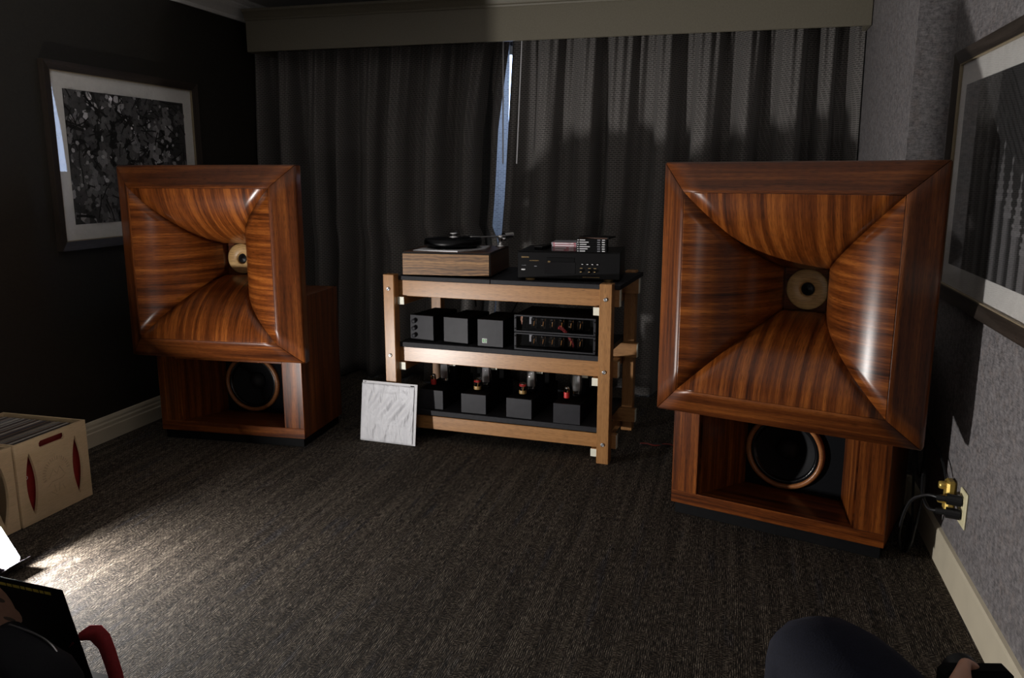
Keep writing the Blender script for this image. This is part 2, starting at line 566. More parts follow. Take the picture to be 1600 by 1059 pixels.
def ellipse(cx, cy, rx, ry, n=24):
    return [(cx + rx * math.cos(2 * math.pi * k / n), cy + ry * math.sin(2 * math.pi * k / n)) for k in range(n)]
def lens(cx, cy, hw, hh, n=12):
    p = []
    for k in range(n):
        a = -1 + 2 * k / n
        p.append((cx + hw * (1 - a * a), cy + hh * a))
    for k in range(n):
        a = 1 - 2 * k / n
        p.append((cx - hw * (1 - a * a), cy + hh * a))
    return p

# ------------------------------------------------------------------ room shell
XL, XR, XR2, YB, YF, YC, ZC = -3.12, 0.758, 0.625, 5.20, -4.0, 3.58, 2.43
struct(B().box(XL - .1, XR + .3, YF, YB, -.10, 0, 0).build('floor', 'carpet'), 'dark brown loop-pile carpet with a woven pattern')
struct(B().box(XL - .1, XR + .3, YF, YB, ZC, ZC + .1, 0).build('ceiling', 'ceiling'), 'grey stippled ceiling')
struct(B().box(XL - .1, XL, YF, YB, 0, ZC, 0).build('wall_left', 'wall_dark'), 'dark brown papered wall behind the blossom picture')
w = B().box(XR, XR + .3, YF, YC, 0, ZC, 0)
w.box(XR2, XR + .3, YC, YB, 0, ZC, 0)
struct(w.build('wall_right', 'wall_grey'), 'grey mottled wallpaper wall with a projecting pier by the window')
struct(B().box(XL - .1, XR + .3, YF - .1, YF, 0, ZC, 0).build('wall_front', 'wall_grey'), 'grey papered wall facing the window')
w = B()
wx0, wx1, wz0, wz1 = -2.5, 0.1, 0.35, 2.15
w.box(XL - .1, wx0, YB, YB + .12, 0, ZC, 0); w.box(wx1, XR + .3, YB, YB + .12, 0, ZC, 0)
w.box(wx0, wx1, YB, YB + .12, 0, wz0, 0); w.box(wx0, wx1, YB, YB + .12, wz1, ZC, 0)
struct(w.build('wall_back', 'wall_grey'), 'grey window wall behind the curtains')
win = B()
for a in ((wx0, wx0 + .05, wz0, wz1), (wx1 - .05, wx1, wz0, wz1), (-1.05, -1.0, wz0, wz1)):
    win.box(a[0], a[1], YB + .03, YB + .08, a[2], a[3])
win.box(wx0, wx1, YB + .03, YB + .08, wz0, wz0 + .05); win.box(wx0, wx1, YB + .03, YB + .08, wz1 - .05, wz1)
win = struct(win.build('window_1', 'trim'), 'window hidden behind the drawn curtains')
B().box(wx0 + .03, -1.03, YB + .05, YB + .056, wz0 + .03, wz1 - .03, 0).build('pane', 'pane', win)
B().box(-1.02, wx1 - .03, YB + .05, YB + .056, wz0 + .03, wz1 - .03, 0).build('pane', 'pane', win)

struct(B().box(XL - .6, XR + .6, YB + .55, YB + .70, -.1, 1.385, 0).build('wall_sky_block', 'wall_grey'), 'unseen low wall added outside the curtained window to block low daylight')  # added unseen wall, cuts off the daylight strip at its lower end

def profile_strip(name, prof, p0, p1, out, mat):
    """moulding: prof = (distance from the wall, height), swept from p0 to p1; out = direction off the wall"""
    b = B()
    p0 = Vector(p0); p1 = Vector(p1); out = Vector(out)
    L = (p1 - p0).length
    rows, uvs = [], []
    for d, z in prof:
        rows.append([p0 + out * d + Vector((0, 0, z)), p1 + out * d + Vector((0, 0, z))])
        uvs.append([(0, z), (L, z)])
    b.grid(rows, uvs, smooth=False)
    o = b.build(name, mat)
    return struct(o)
bb = [(0, 0), (.016, 0), (.016, .070), (.013, .076), (.013, .092), (.009, .100), (.009, .112), (.004, .126), (0, .128)]
o = profile_strip('baseboard_left', bb, (XL, YF, 0), (XL, YB, 0), (1, 0, 0), 'trim'); o['label'] = 'cream moulded baseboard along the dark wall'
bbr = [(0, 0), (.014, 0), (.014, .118), (.010, .126), (0, .130)]
o = profile_strip('baseboard_right', bbr, (XR, YF, 0), (XR, YC, 0), (-1, 0, 0), 'trim'); o['label'] = 'cream baseboard along the grey wall'
o = profile_strip('baseboard_pier', bbr, (XR2, YC - .014, 0), (XR2, YB, 0), (-1, 0, 0), 'trim'); o['label'] = 'cream baseboard round the pier'
o = profile_strip('baseboard_pier_front', bbr, (XR2 - .014, YC, 0), (XR, YC, 0), (0, -1, 0), 'trim'); o['label'] = 'cream baseboard on the face of the pier'
cr = [(0, 0), (.012, 0), (.016, .012), (.016, .020), (.030, .034), (.058, .060), (.070, .078), (.070, .086), (.088, .100), (.092, .114)]
o = profile_strip('trim_1', cr, (XL, YF, 2.316), (XL, YB, 2.316), (1, 0, 0), 'crown'); o['label'] = 'white crown moulding above the dark wall'

# ------------------------------------------------------------------ valance and curtains
va = thing('window_valance', 'long olive-grey painted valance box above the curtains', 'valance', (-1.2, 4.82, 2.118))
x0, x1 = XL + .082 + 1.2, XR2 - .004 + 1.2
b = B().box(x0, x1, 0, .022, 0, .20); b.box(x0, x0 + .02, .022, .36, 0, .25); b.box(x1 - .02, x1, .022, .36, 0, .25)
b.build('fascia', 'valance', va)
rows, uvs = [], []
for d, z in [(0, .185), (.006, .187), (.009, .196), (.006, .203), (.010, .208), (.022, .226), (.034, .238), (.034, .252), (-.02, .252)]:
    rows.append([(x0 - .004, -d, z), (x1, -d, z)]); uvs.append([(0, z), (3.6, z)])
B().grid(rows, uvs, smooth=False, flip=True).build('cornice_moulding', 'valance', va)
b = B().box(x0, x1, .0, .36, .245, .252, 0)
b.build('top_board', 'valance', va)

def curtain(name, label, edge_l, edge_r, seed, open_left, y0=5.075, nfold=11, amp=.098):
    rnd = random.Random(seed)
    N, K = 420, 26
    z_top, z_bot = 2.235, 0.012
    # irregular fold phase
    knots = [0.0]
    for i in range(nfold * 2):
        knots.append(knots[-1] + rnd.uniform(0.6, 1.5))
    knots = [k / knots[-1] for k in knots]
    amps = [rnd.uniform(0.55, 1.25) for _ in knots]
    lean = [rnd.uniform(-1, 1) for _ in knots]
    def fold(s):
        for i in range(len(knots) - 1):
            if s <= knots[i + 1] + 1e-9:
                u = (s - knots[i]) / (knots[i + 1] - knots[i])
                w = 0.5 - 0.5 * math.cos(math.pi * u)
                a = amps[i] * (1 - w) + amps[i + 1] * w
                v = (-1 if i % 2 else 1) * (1 - 2 * w)
                v = math.copysign(abs(v) ** 0.5, v)
                return a * v
        return 0.0
    pts, uvs = [], []
    for j in range(K + 1):
        v = j / K
        z = z_top + (z_bot - z_top) * v
        row, ur = [], []
        acc = 0.0; prev = None
        for i in range(N + 1):
            s = i / N
            xl, xr = edge_l(z), edge_r(z)
            pinch = math.exp(-v * 5.0)
            sd = s + 0.010 * math.sin(9 * s + 5 * v) * v + 0.004 * math.sin(31 * s + 3)
            sd = min(1, max(0, sd))
            d = fold(sd) * amp * (0.55 + 0.45 * min(1, v * 3)) + pinch * 0.016 * math.sin(s * nfold * 4 * 2 * math.pi)
            gate = min(1.0, (s if open_left else 1 - s) / 0.07)
            d *= 0.12 + 0.88 * gate
            d += 0.006 * math.sin(60 * s + 4 * v + 2 * math.sin(7 * s)) * (0.3 + v)
            x = xl + (xr - xl) * s + 0.012 * math.sin(s * 40 + seed) * math.sin(math.pi * s) * v
            p = Vector((x, y0 - d, z))
            if prev is not None:
                acc += (p.xy - prev.xy).length
            prev = p
            row.append(p); ur.append((acc, z))
        pts.append(row); uvs.append(ur)
    o = B().grid(pts, uvs, smooth=True).build(name, 'curtain')
    md = o.modifiers.new('thickness', 'SOLIDIFY'); md.thickness = 0.003; md.offset = 0
    return tag(o, label, 'curtain')
def eR(z):
    return -1.366 - 0.050 * max(0, (2.15 - z) / 0.9) - 0.03 * max(0, (1.25 - z))
def eL(z):      # leading edge of the panel next to the dark wall
    w_ = 0.022 + 0.045 * min(1, max(0, (2.15 - z) / 0.5))
    if z < 1.0:
        w_ *= max(0.12, 1 - (1.0 - z) / 0.08)
    return eR(z) - w_
curtain('curtain', 'grey woven curtain panel hanging between the dark wall and the bright gap', lambda z: -3.105, eL, 3, False, nfold=8)
curtain('curtain', 'grey woven curtain panel hanging between the bright gap and the pier', eR, lambda z: 0.618, 8, True, nfold=9)
pts, uvs = [], []
for j in range(13):
    z = 2.2 - 2.15 * j / 12
    pts.append([(-1.64 + .232 * i / 20 - .02 * max(0, (2.0 - z)), 5.140 + .006 * math.sin(i * 1.1), z) for i in range(21)])
    uvs.append([(.232 * i / 20, z) for i in range(21)])
o = B().grid(pts, uvs).build('curtain_lining', 'sheer')
tag(o, 'pale lining glowing blue with daylight in the gap of the curtains', 'curtain')
for xt, xb, lab in ((-1.402, -1.406, 'thin white draw wand hanging by the left edge of the bright gap'), (-1.284, -1.318, 'thin white draw wand hanging slanted by the right edge of the bright gap')):
    t = thing('curtain_wand', lab, 'curtain wand', (xt, 4.975, 2.2), 0, 'curtain draw wands')
    B().cyl((0, 0, 0), (xb - xt, 0, -.775), .0042, 8).build('rod', 'card', t)
    B().lathe([(0, 0), (.006, 0), (.006, .03), (0, .034)], (0, 0, -.01), 'Z', 8).build('hook', 'chrome', t)

# ------------------------------------------------------------------ horn loudspeakers
def catmull(P, n):
    out = []
    m = len(P)
    for i in range(m - 1):
        p0 = Vector(P[max(i - 1, 0)]); p1 = Vector(P[i]); p2 = Vector(P[i + 1]); p3 = Vector(P[min(i + 2, m - 1)])
        for k in range(n):
            u = k / n
            out.append(0.5 * ((2 * p1) + (p2 - p0) * u + (2 * p0 - 5 * p1 + 4 * p2 - p3) * u * u + (3 * p1 - p0 - 3 * p2 + p3) * u ** 3))
    out.append(Vector(P[-1]))
    return out
LIP = [(.457, -.115), (.457, -.080), (.4555, -.070), (.450, -.062), (.430, -.047), (.405, -.029), (.380, -.011), (.366, -.002), (.356, .0)]
FLARE = [(.356, .0), (.332, -.0045), (.302, -.013), (.270, -.027), (.237, -.047), (.202, -.077), (.167, -.119), (.135, -.171), (.107, -.238), (.082, -.325)]
def horn_side(name, mat, parent, prof, side, grain_radial, nlat=10):
    st = catmull(prof, 5)
    ang = side * math.pi / 2
    e = Vector((math.cos(ang), 0, math.sin(ang))); tn = Vector((-math.sin(ang), 0, math.cos(ang)))
    pts, uvs = [], []
    arc = 0
    for i, p in enumerate(st):
        if i:
            arc += (p - st[i - 1]).length
        r, a = p
        row, ur = [], []
        for j in range(nlat + 1):
            q = -1 + 2 * j / nlat
            row.append(e * r + tn * (q * r) + Vector((0, -a, 0)))
            ur.append((arc, q * r) if grain_radial else (q * r, arc * 1.0))
        pts.append(row); uvs.append(ur)
    o = B().grid(pts, uvs, smooth=True).build(name, mat, parent)
    md = o.modifiers.new('thickness', 'SOLIDIFY'); md.thickness = 0.004; md.offset = 1
    return o

def speaker(label, loc, yaw):
    t = thing('horn_loudspeaker', label, 'loudspeaker', (loc[0], loc[1], 0), yaw, 'horn loudspeakers')
    W, H, D, P = .404, .767, .46, .048
    bx('plinth', 'black', t, -W + .012, W - .012, .014, D - .02, 0, P + .004)
    c = B()
    c.box(-W, -W + .022, .022, D, P, H, grain=2); c.box(W - .022, W, .022, D, P, H, grain=2)
    c.box(-W + .022, W - .022, .022, D, H - .022, H, grain=1); c.box(-W + .022, W - .022, D - .022, D, P, H - .022, grain=2)
    c.box(-W + .022, W - .022, .03, D - .022, P, P + .02, grain=0)
    cab = c.build('bass_cabinet', 'rosewood_solid', t)
    bx('stile', 'rosewood', cab, -W, -.298, 0, .022, .100, .47, grain=2)
    bx('stile', 'rosewood', cab, .298, W, 0, .022, .100, .47, grain=2)
    bx('bottom_rail', 'rosewood', cab, -W, W, 0, .022, P, .100, grain=0)
    bx('top_rail', 'rosewood', cab, -.298, .298, 0, .022, .432, .47, grain=0)
    bx('front_panel', 'rosewood_solid', cab, -W, W, 0, .022, .47, H, grain=0)
    bw, bd = .205, .300
    for s in (-1, 1):
        q = B()
        q.grid([[(s * .300, .020, .080), (s * .300, .020, .48)], [(s * bw, bd, .080), (s * bw, bd, .48)]],
               [[(.08, 0), (.48, 0)], [(.08, .3), (.48, .3)]], smooth=False, flip=(s > 0))
        o = q.build('splayed_side', 'rosewood', cab)
        md = o.modifiers.new('thickness', 'SOLIDIFY'); md.thickness = .012; md.offset = -1
    q = B()
    q.grid([[(-.300, .020, .098), (.300, .020, .098)], [(-bw, bd, .080), (bw, bd, .080)]], [[(-.3, 0), (.3, 0)], [(-.2, .3), (.2, .3)]], smooth=False)
    o = q.build('throat_floor', 'rosewood', cab); md = o.modifiers.new('thickness', 'SOLIDIFY'); md.thickness = .012; md.offset = -1
    bx('throat_ceiling', 'rosewood', cab, -.30, .30, .022, bd, .475, .487)
    flat_shape('baffle', 'baffle', cab, [(-.30, .075), (.30, .075), (.30, .60), (-.30, .60)], [ellipse(-.035, .245, .138, .138, 40)], .02, rot=(R(90), 0, 0), loc=(0, bd + .01, 0))
    # woofer
    wc = (-.035, bd, .245)
    wf = B().lathe([(.128, .012), (.110, -.004), (.060, -.045), (.04, -.05)], wc, 'Y', 48).build('woofer', 'cone', t)
    B().lathe([(.158, .0), (.158, .016), (.154, .022), (.146, .024), (.139, .021), (.137, .012), (.137, 0)], wc, 'Y', 56).build('trim_ring', 'ringwood', wf)
    B().lathe([(.138, .010), (.135, .016), (.131, .012), (.128, .017), (.123, .010), (.118, .003)], wc, 'Y', 48).build('surround', 'surround', wf)
    B().lathe([(0, -.006), (.014, -.008), (.028, -.013), (.040, -.024), (.046, -.040)], wc, 'Y', 32).build('dust_cap', 'cap', wf)
    # horn
    hx, hy, hz = .05, -.235, .943
    he = B()
    r0, r1 = .449, .10
    rows = []
    for r, y in ((.440, .075), (.446, .112), (.40, .135), (.25, .22), (.13, .31), (.098, .345)):
        rows.append([(-r, y, -r), (r, y, -r), (r, y, r), (-r, y, r), (-r, y, -r)])
    he.grid(rows, [[(i * .3 + k * .9, 0) for k in range(5)] for i in range(len(rows))], smooth=False)
    he.box(-.10, .10, .363, .372, -.10, .10)
    for q in (((-.10, -.084, .325, .363, -.10, .10)), ((.084, .10, .325, .363, -.10, .10)), ((-.084, .084, .325, .363, -.10, -.084)), ((-.084, .084, .325, .363, .084, .10))):
        he.box(*q)
    horn = he.build('horn', 'rosewood_solid', t, (hx, hy, hz))
    for k in range(4):
        horn_side('mouth_rail', 'rosewood_solid', horn, LIP, k, False)
        horn_side('flare_panel', 'rosewood', horn, FLARE, k, True)
    ad = B().lathe([(.076, -.362), (.076, -.350), (.073, -.347), (.030, -.347), (.027, -.350), (.024, -.360), (.024, -.362)], (hx, hy, hz), 'Y', 48).build('throat_adapter', 'turned', t)
    B().lathe([(.026, -.360), (.018, -.361), (.010, -.357), (0, -.354)], (hx, hy, hz), 'Y', 24).build('phase_plug', 'black_satin', ad)
    B().lathe([(0, 0), (.085, 0), (.09, -.02), (.09, -.12), (.08, -.15), (0, -.15)], (hx, hy + .373, hz), 'Y', 32).build('compression_driver', 'black', t)
    bx('driver_cradle', 'rosewood_solid', t, hx - .09, hx + .09, .12, .28, H, H + .088)
    return t
speaker('large wooden horn loudspeaker beside the grey wall, power cables and outlet', (.182, 3.113), R(-18))
speaker('large wooden horn loudspeaker beside the dark wall and blossom picture', (-2.456, 3.548), R(3))

# ------------------------------------------------------------------ equipment rack
rack = thing('equipment_rack', 'open oak equipment rack with three black shelves', 'rack', (-1.15, 3.772, 0), R(-4.3))
PX = (-.530, .588)
RZ = ((.754, .836), (.414, .490), (.062, .132))
SZ = (.858, .516, .164)
for px in PX:
    for py, nm in ((0, 'front'), (.565, 'rear')):
        p = B().box(px - .030, px + .030, py, py + .058, .0, .868, .003, grain=2).build('post', 'oak', rack)
        for z0, z1 in RZ:
            zc = (z0 + z1) / 2
            q = B()
            if nm == 'front':
                q.lathe([(0, .007), (.004, .007), (.0045, .003), (.006, .006), (.009, .005), (.0095, 0)], (px, 0, zc), 'Y', 16)
            else:
                q.lathe([(0, .007), (.004, .007), (.0045, .003), (.006, .006), (.009, .005), (.0095, 0)], (px + .0305, py + .03, zc), 'X', 16)
            q.build('bolt', 'steel', p)
for z0, z1 in RZ:
    for y0 in (.058, .525):
        rl = B().box(-.575, .640, y0, y0 + .038, z0, z1, .002, grain=0).build('long_rail', 'oak', rack)
        for xe in (-.577, .640):
            bx('end_cap', 'cap_white', rl, xe, xe + .002, y0 + .001, y0 + .037, z0 + .001, z1 - .001, bevel=0)
    for xs in (-.500, .520):
        sr = B().box(xs, xs + .036, .040, .60, z0 - .042, z0 - .002, .002, grain=1).build('side_rail', 'oak', rack)
        bx('end_cap', 'cap_white', sr, xs + .001, xs + .035, .038, .040, z0 - .041, z0 - .003, bevel=0)
for i, z in enumerate(SZ):
    if i == 0:
        bx('shelf', 'shelf_edge', rack, -.500, -.0015, .050, .62, z - .022, z)
        bx('shelf', 'shelf_edge', rack, .0015, .645, .050, .62, z - .022, z)
    else:
        bx('shelf', 'shelf_edge', rack, -.500, .557, .050, .62, z - .026, z)

# ------------------------------------------------------------------ turntable
tt = thing('turntable', 'turntable with a striped wood plinth on the top shelf of the rack', 'turntable', (-1.3845, 3.850, .858), R(3.5))
TW, TD, TH = .229, .44, .122
bx('plinth', 'black_satin', tt, -TW + .002, TW - .002, .003, TD, .008, TH)
bx('front_veneer', 'zebra', tt, -TW + .005, TW - .008, -.001, .004, .010, TH - .007, bevel=.0005)
bx('side_veneer', 'walnut', tt, TW - .004, TW + .001, .008, TD - .006, .010, TH - .006, bevel=.0005, grain=1)
bx('top_board', 'walnut', tt, -TW + .006, TW - .006, .006, TD - .004, TH, TH + .003, grain=0)
for fx in (-.19, .19):
    for fy in (.05, .40):
        B().lathe([(0, 0), (.022, 0), (.022, .009), (0, .009)], (fx, fy, 0), 'Z', 16).build('foot', 'black', tt)
flat_shape('paper_sheet', 'card', tt, [(-.175, .02), (.06, .005), (.155, .19), (.150, .33), (-.150, .30)], [], .006, loc=(0, .0, TH + .007))
pl = B().lathe([(0, 0), (.142, 0), (.150, .004), (.150, .026), (.146, .031), (0, .031)], (-.015, .20, TH + .022), 'Z', 48).build('platter', 'black_satin', tt)
B().lathe([(0, 0), (.146, 0), (.146, .003), (0, .003)], (-.015, .20, TH + .053), 'Z', 48).build('record', 'black', pl)
for a in (0, 2.1, 4.2):
    B().lathe([(0, 0), (.014, 0), (.014, .013), (0, .013)], (-.015 + .11 * math.cos(a), .20 + .11 * math.sin(a), TH + .010), 'Z', 12).build('platter_foot', 'black', pl)
B().lathe([(0, 0), (.027, 0), (.027, .010), (.020, .012), (.020, .018), (.025, .020), (.024, .027), (.015, .033), (0, .034)], (-.015, .20, TH + .056), 'Z', 28).build('record_clamp', 'chrome', tt)
ab = B().lathe([(0, 0), (.026, 0), (.026, .006), (.011, .010), (.011, .040), (.016, .044), (.016, .060), (0, .062)], (.198, .365, TH + .003), 'Z', 20).build('tonearm_base', 'chrome', tt)
ta = B().tube([(.215, .395, TH + .060), (.16, .33, TH + .058), (.065, .235, TH + .062)], .0045, 8).build('tonearm', 'steel', tt)
bx('headshell', 'black_satin', ta, .03, .066, .212, .236, TH + .057, TH + .068)
B().cyl((.212, .385, TH + .061), (.248, .430, TH + .064), .017, 16).build('counterweight', 'chrome', ta)
B().lathe([(0, 0), (.010, 0), (.010, .012), (0, .012)], (.222, .350, TH + .040), 'Z', 12).build('arm_rest', 'chrome', ta)

# ------------------------------------------------------------------ disc player with cases
cd = thing('disc_player', 'black disc player with gold lettering on the top shelf of the rack', 'disc player', (-.7675, 3.864, .858), R(3.6))
CW = .246
body = bx('case', 'black_satin', cd, -CW, CW, .004, .34, .012, .140)
bx('front_panel', 'black_satin', cd, -CW, CW, -.004, .006, .012, .136)
bx('display_window', 'surround', cd, -.115, .035, -.006, -.003, .035, .092)
bx('disc_tray', 'black', cd, -.105, .030, -.0065, -.004, .094, .112)
for fx in (-.19, .19):
    B().lathe([(0, 0), (.024, 0), (.024, .012), (0, .012)], (fx, .03, 0), 'Z', 16).build('foot', 'gold_print', cd)
    B().lathe([(0, 0), (.024, 0), (.024, .012), (0, .012)], (fx, .30, 0), 'Z', 16).build('foot', 'gold_print', cd)
lettering('maker_lettering', 'DENON', .010, 'gold_print', cd, (-.228, -.0045, .112))
lettering('series_lettering', 'AL32 PROCESSING', .0055, 'gold_print', cd, (-.188, -.0045, .096))
lettering('power_lettering', 'POWER', .006, 'grey_print', cd, (-.226, -.0045, .072))
lettering('disc_emblem', 'CD', .009, 'gold_print', cd, (-.100, -.0068, .092))
bx('power_button', 'white_print', cd, -.228, -.208, -.008, -.004, .050, .056)
bx('standby_lamp', 'grey_print', cd, -.165, -.152, -.0055, -.004, .068, .071)
for i in range(4):
    bx('transport_button', 'black', cd, .060 + i * .024, .076 + i * .024, -.007, -.004, .078, .088)
    bx('button_mark', 'white_print', cd, .064 + i * .024, .072 + i * .024, -.0078, -.0069, .0815, .0845, bevel=0)
for i, (mx, nm) in enumerate(((.062, .006), (.102, .009), (.128, .006))):
    B().lathe([(0, .012), (nm, .012), (nm + .001, 0)], (mx, -.004, .048), 'Y', 16).build('button', 'black_satin', cd)
    bx('button_mark', 'gold_print', cd, mx - .004, mx + .004, -.0168, -.016, .0465, .0495, bevel=0)
    bx('button_caption', 'gold_print', cd, mx - .006, mx + .006, -.0049, -.004, .063, .065, bevel=0)
bx('strip_lettering', 'gold_print', cd, .07, .15, -.0049, -.004, .0205, .0220, bevel=0)

def case(name, label, cat, group, loc, rz, w, d, h, spine, base='black_satin', marks=None):
    t = thing(name, label, cat, loc, rz, group)
    bx('shell', base, t, -w / 2, w / 2, .0008, d, 0, h, bevel=.0006)
    bx('spine', spine, t, -w / 2 + .008, w / 2 - .006, 0, .0009, .0012, h - .0012, bevel=0)
    for a, c, m in marks or []:
        bx('spine_print', m, t, -w / 2 + a, -w / 2 + c, -.0003, .0003, h * .3, h * .72, bevel=0)
    return t
ZP = .858 + .140
for i in range(4):
    case('disc_case', 'pink-spined disc case in the low stack on the disc player', 'disc case', 'pink-spined disc cases', (-.796 + random.uniform(-.002, .002), 3.905, ZP + i * .0105), R(3), .125, .140, .0102, 'pink_print', 'grey_print',
         [(.016, .060 + .012 * i, 'white_print'), (.085, .108, 'white_print')])
for i in range(6):
    case('disc_case', 'black-spined disc case in the tall stack on the disc player', 'disc case', 'black-spined disc cases', (-.659 + random.uniform(-.0015, .0015), 3.878, ZP + i * .0105), R(4), .142, .125, .0102, 'black', 'black_satin',
         [(.003, .009, 'white_print'), (.014, .040 + (i * 7 % 5) * .006, 'white_print'), (.098, .112, 'grey_print'), (.120, .134, 'white_print')])
case('disc_case', 'dark disc case lying skewed on top of the tall black-spined stack', 'disc case', None, (-.655, 3.884, ZP + 6 * .0105), R(-7), .152, .130, .007, 'walnut', 'black_satin')
t = thing('remote_control', 'small dark remote control on the disc player beside the pink-spined cases', 'remote', (-.935, 3.945, ZP), R(-8))
bx('body', 'black_satin', t, -.022, .022, 0, .15, 0, .018, bevel=.003)
bx('end_plate', 'steel', t, -.021, .021, -.0012, .0005, .013, .0175, bevel=0)

# ------------------------------------------------------------------ middle shelf
def small_box(name, label, loc, rz, w=.136, h=.134, d=.26):
    t = thing(name, label, 'audio unit', (loc[0], loc[1], SZ[1]), rz, 'anthracite boxes on the middle shelf')
    bx('case', 'matte_black', t, -w / 2, w / 2, .006, d, .006, h)
    bx('front_plate', 'faceplate', t, -w / 2, w / 2, 0, .008, .004, h + .001, bevel=.001)
    for sx in (-1, 1):
        for y in (.04, d - .04):
            B().lathe([(0, 0), (.01, 0), (.01, .007), (0, .007)], (sx * w * .35, y, 0), 'Z', 10).build('foot', 'black', t)
    return t
k = small_box('control_unit', 'anthracite box with three round knobs on the middle shelf', (-1.538, 3.899), R(-9))
for z in (.105, .068, .030):
    kb = B().lathe([(0, .020), (.010, .020), (.0115, .018), (.0115, 0)], (-.040, 0, z), 'Y', 24).build('knob', 'faceplate', k)
small_box('audio_unit', 'plain anthracite box between the knobbed box and the one with green display', (-1.3455, 3.876), R(-8))
k = small_box('audio_unit', 'anthracite box with a small green display on the middle shelf', (-1.153, 3.842), R(-5), h=.138)
dw = bx('display_window', 'surround', k, -.044, -.017, -.0012, .001, .020, .044, bevel=0)
bx('digit', 'green_led', dw, -.041, -.034, -.0016, -.0011, .024, .040, bevel=0)
b = B()
for a in ((-.030, -.028, .024, .040), (-.022, -.020, .024, .040), (-.030, -.020, .024, .026), (-.030, -.020, .031, .033), (-.030, -.020, .038, .040)):
    b.box(a[0], a[1], -.0016, -.0011, a[2], a[3], 0)
b.build('digit', 'green_led', dw)

def small_tube(parent, x, y, z, r=.011, h=.045, name='tube'):
    g = B().lathe([(r * .9, 0), (r, .004), (r, h * .8), (r * .75, h * .93), (r * .25, h * .97), (0, h)], (x, y, z), 'Z', 16).build(name, 'tube_glass', parent)
    B().cyl((x, y, z + .006), (x, y, z + h * .62), r * .55, 10).build('plates', 'black_satin', g)
    B().lathe([(r * .8, h * .80), (r * .7, h * .90), (r * .22, h * .955), (0, h * .96)], (x, y, z), 'Z', 12).build('getter', 'chrome', g)
    B().tube([(x + r * .2, y - r * .7, z + h * .25), (x + r * .45, y - r * .7, z + h * .65)], .0007, 5, sub=2).build('heater', 'filament', g)
    return g
def tube_unit(label, z):
    t = thing('tube_unit', label, 'audio unit', (-.820, 3.806, z), R(-3.6), 'glass-fronted tube units')
    w, h, d = .2035, .084, .28
    c = B()
    c.box(-w, w, .004, d, 0, .004); c.box(-w, w, .004, d, h - .004, h); c.box(-w, -w + .004, .004, d, .004, h - .004); c.box(w - .004, w, .004, d, .004, h - .004); c.box(-w + .004, w - .004, d - .004, d, .004, h - .004)
    c.box(-w + .004, w - .004, .075, .080, .004, h - .004)
    c.build('case', 'matte_black', t)
    f = B()
    f.box(-w, w, -.003, .005, h - .007, h, .0008); f.box(-w, w, -.003, .005, 0, .007, .0008); f.box(-w, -w + .011, -.003, .005, .007, h - .007, .0008); f.box(w - .011, w, -.003, .005, .007, h - .007, .0008)
    f = f.build('front_frame', 'faceplate', t)
    for sx in (-1, 1):
        for zz in (.016, h - .016):
            B().lathe([(0, .003), (.003, .003), (.0032, 0)], (sx * (w - .0055), -.003, zz), 'Y', 8).build('screw', 'black', f)
    bx('glass_front', 'pane', t, -w + .011, w - .011, .002, .0045, .007, h - .007, bevel=0)
    for i in range(6):
        small_tube(t, -.118 + i * .0465, .045, .014, .0125, .056)
    bx('label_plate', 'grey_print', t, -.145, -.130, .060, .064, .03, .072, bevel=0)
    return t
tube_unit('upper of two stacked tube units with six tubes behind glass', SZ[1] + .092)
tube_unit('lower of two stacked tube units, standing directly on the middle shelf', SZ[1] + .004)

# ------------------------------------------------------------------ bottom shelf: mono amplifiers
def amp(label, loc, rz, kind):
    t = thing('tube_amplifier', label, 'amplifier', (loc[0], loc[1], SZ[2]), rz, 'small tube amplifiers on the bottom shelf')
    w, h = .0675, .102
    bx('chassis', 'matte_black', t, -w, w, .006, .42, .0, h)
    bx('front_plate', 'faceplate', t, -w, w, 0, .008, .002, h, bevel=.001)
    bx('transformer', 'matte_black', t, -w + .01, w - .01, .30, .41, h, h + .11)
    B().lathe([(0, 0), (.022, 0), (.022, .085), (.020, .09), (0, .09)], (.045, .20, h), 'Z', 20).build('capacitor', 'baffle', t)
    big = B().lathe([(.018, 0), (.022, .02), (.027, .05), (.027, .085), (.018, .115), (.012, .125), (0, .128)], (.012, .155, h + .012), 'Z', 24).build('power_tube', 'tube_glass', t)
    B().box(-.004, .028, .147, .163, h + .03, h + .11).build('plates', 'steel', big)
    B().lathe([(0, 0), (.021, 0), (.021, .014), (0, .014)], (.012, .155, h), 'Z', 20).build('tube_base', 'black', big)
    bx('tag_plate', 'cap_white', t, .030, .062, .178, .182, h + .093, h + .107, bevel=0)
    dx = {'red': -.022, 'amber': -.010}[kind]
    if kind == 'red':
        s = small_tube(t, dx, .085, h + .006, .0135, .062, 'driver_tube')
        B().lathe([(.0140, .003), (.0143, .006), (.0143, .030), (.0138, .032)], (dx, .085, h + .006), 'Z', 20).build('printed_band', 'red', s)
    else:
        s = small_tube(t, dx, .085, h + .006, .0185, .058, 'driver_tube')
        B().lathe([(.0150, .050), (.0180, .044), (.0190, .040)], (dx, .085, h + .006), 'Z', 20).build('printed_band', 'red', s)
        B().lathe([(.0187, 0), (.0192, .003), (.0192, .016), (.0187, .018)], (dx, .085, h + .006), 'Z', 20).build('tube_collar', 'tan', s)
    return t
amp('black tube amplifier with red-banded tube behind the white record sleeve', (-1.4855, 3.874), R(-4), 'red')
amp('black tube amplifier with orange-topped tube, neighbour of the one behind the sleeve', (-1.246, 3.8475), R(-4), 'amber')
amp('black tube amplifier with orange-topped tube, neighbour of the one beside the bolted post', (-1.002, 3.8265), R(-6), 'amber')
amp('black tube amplifier with red-banded tube beside the bolted rack post', (-.7525, 3.7935), R(-3), 'red')

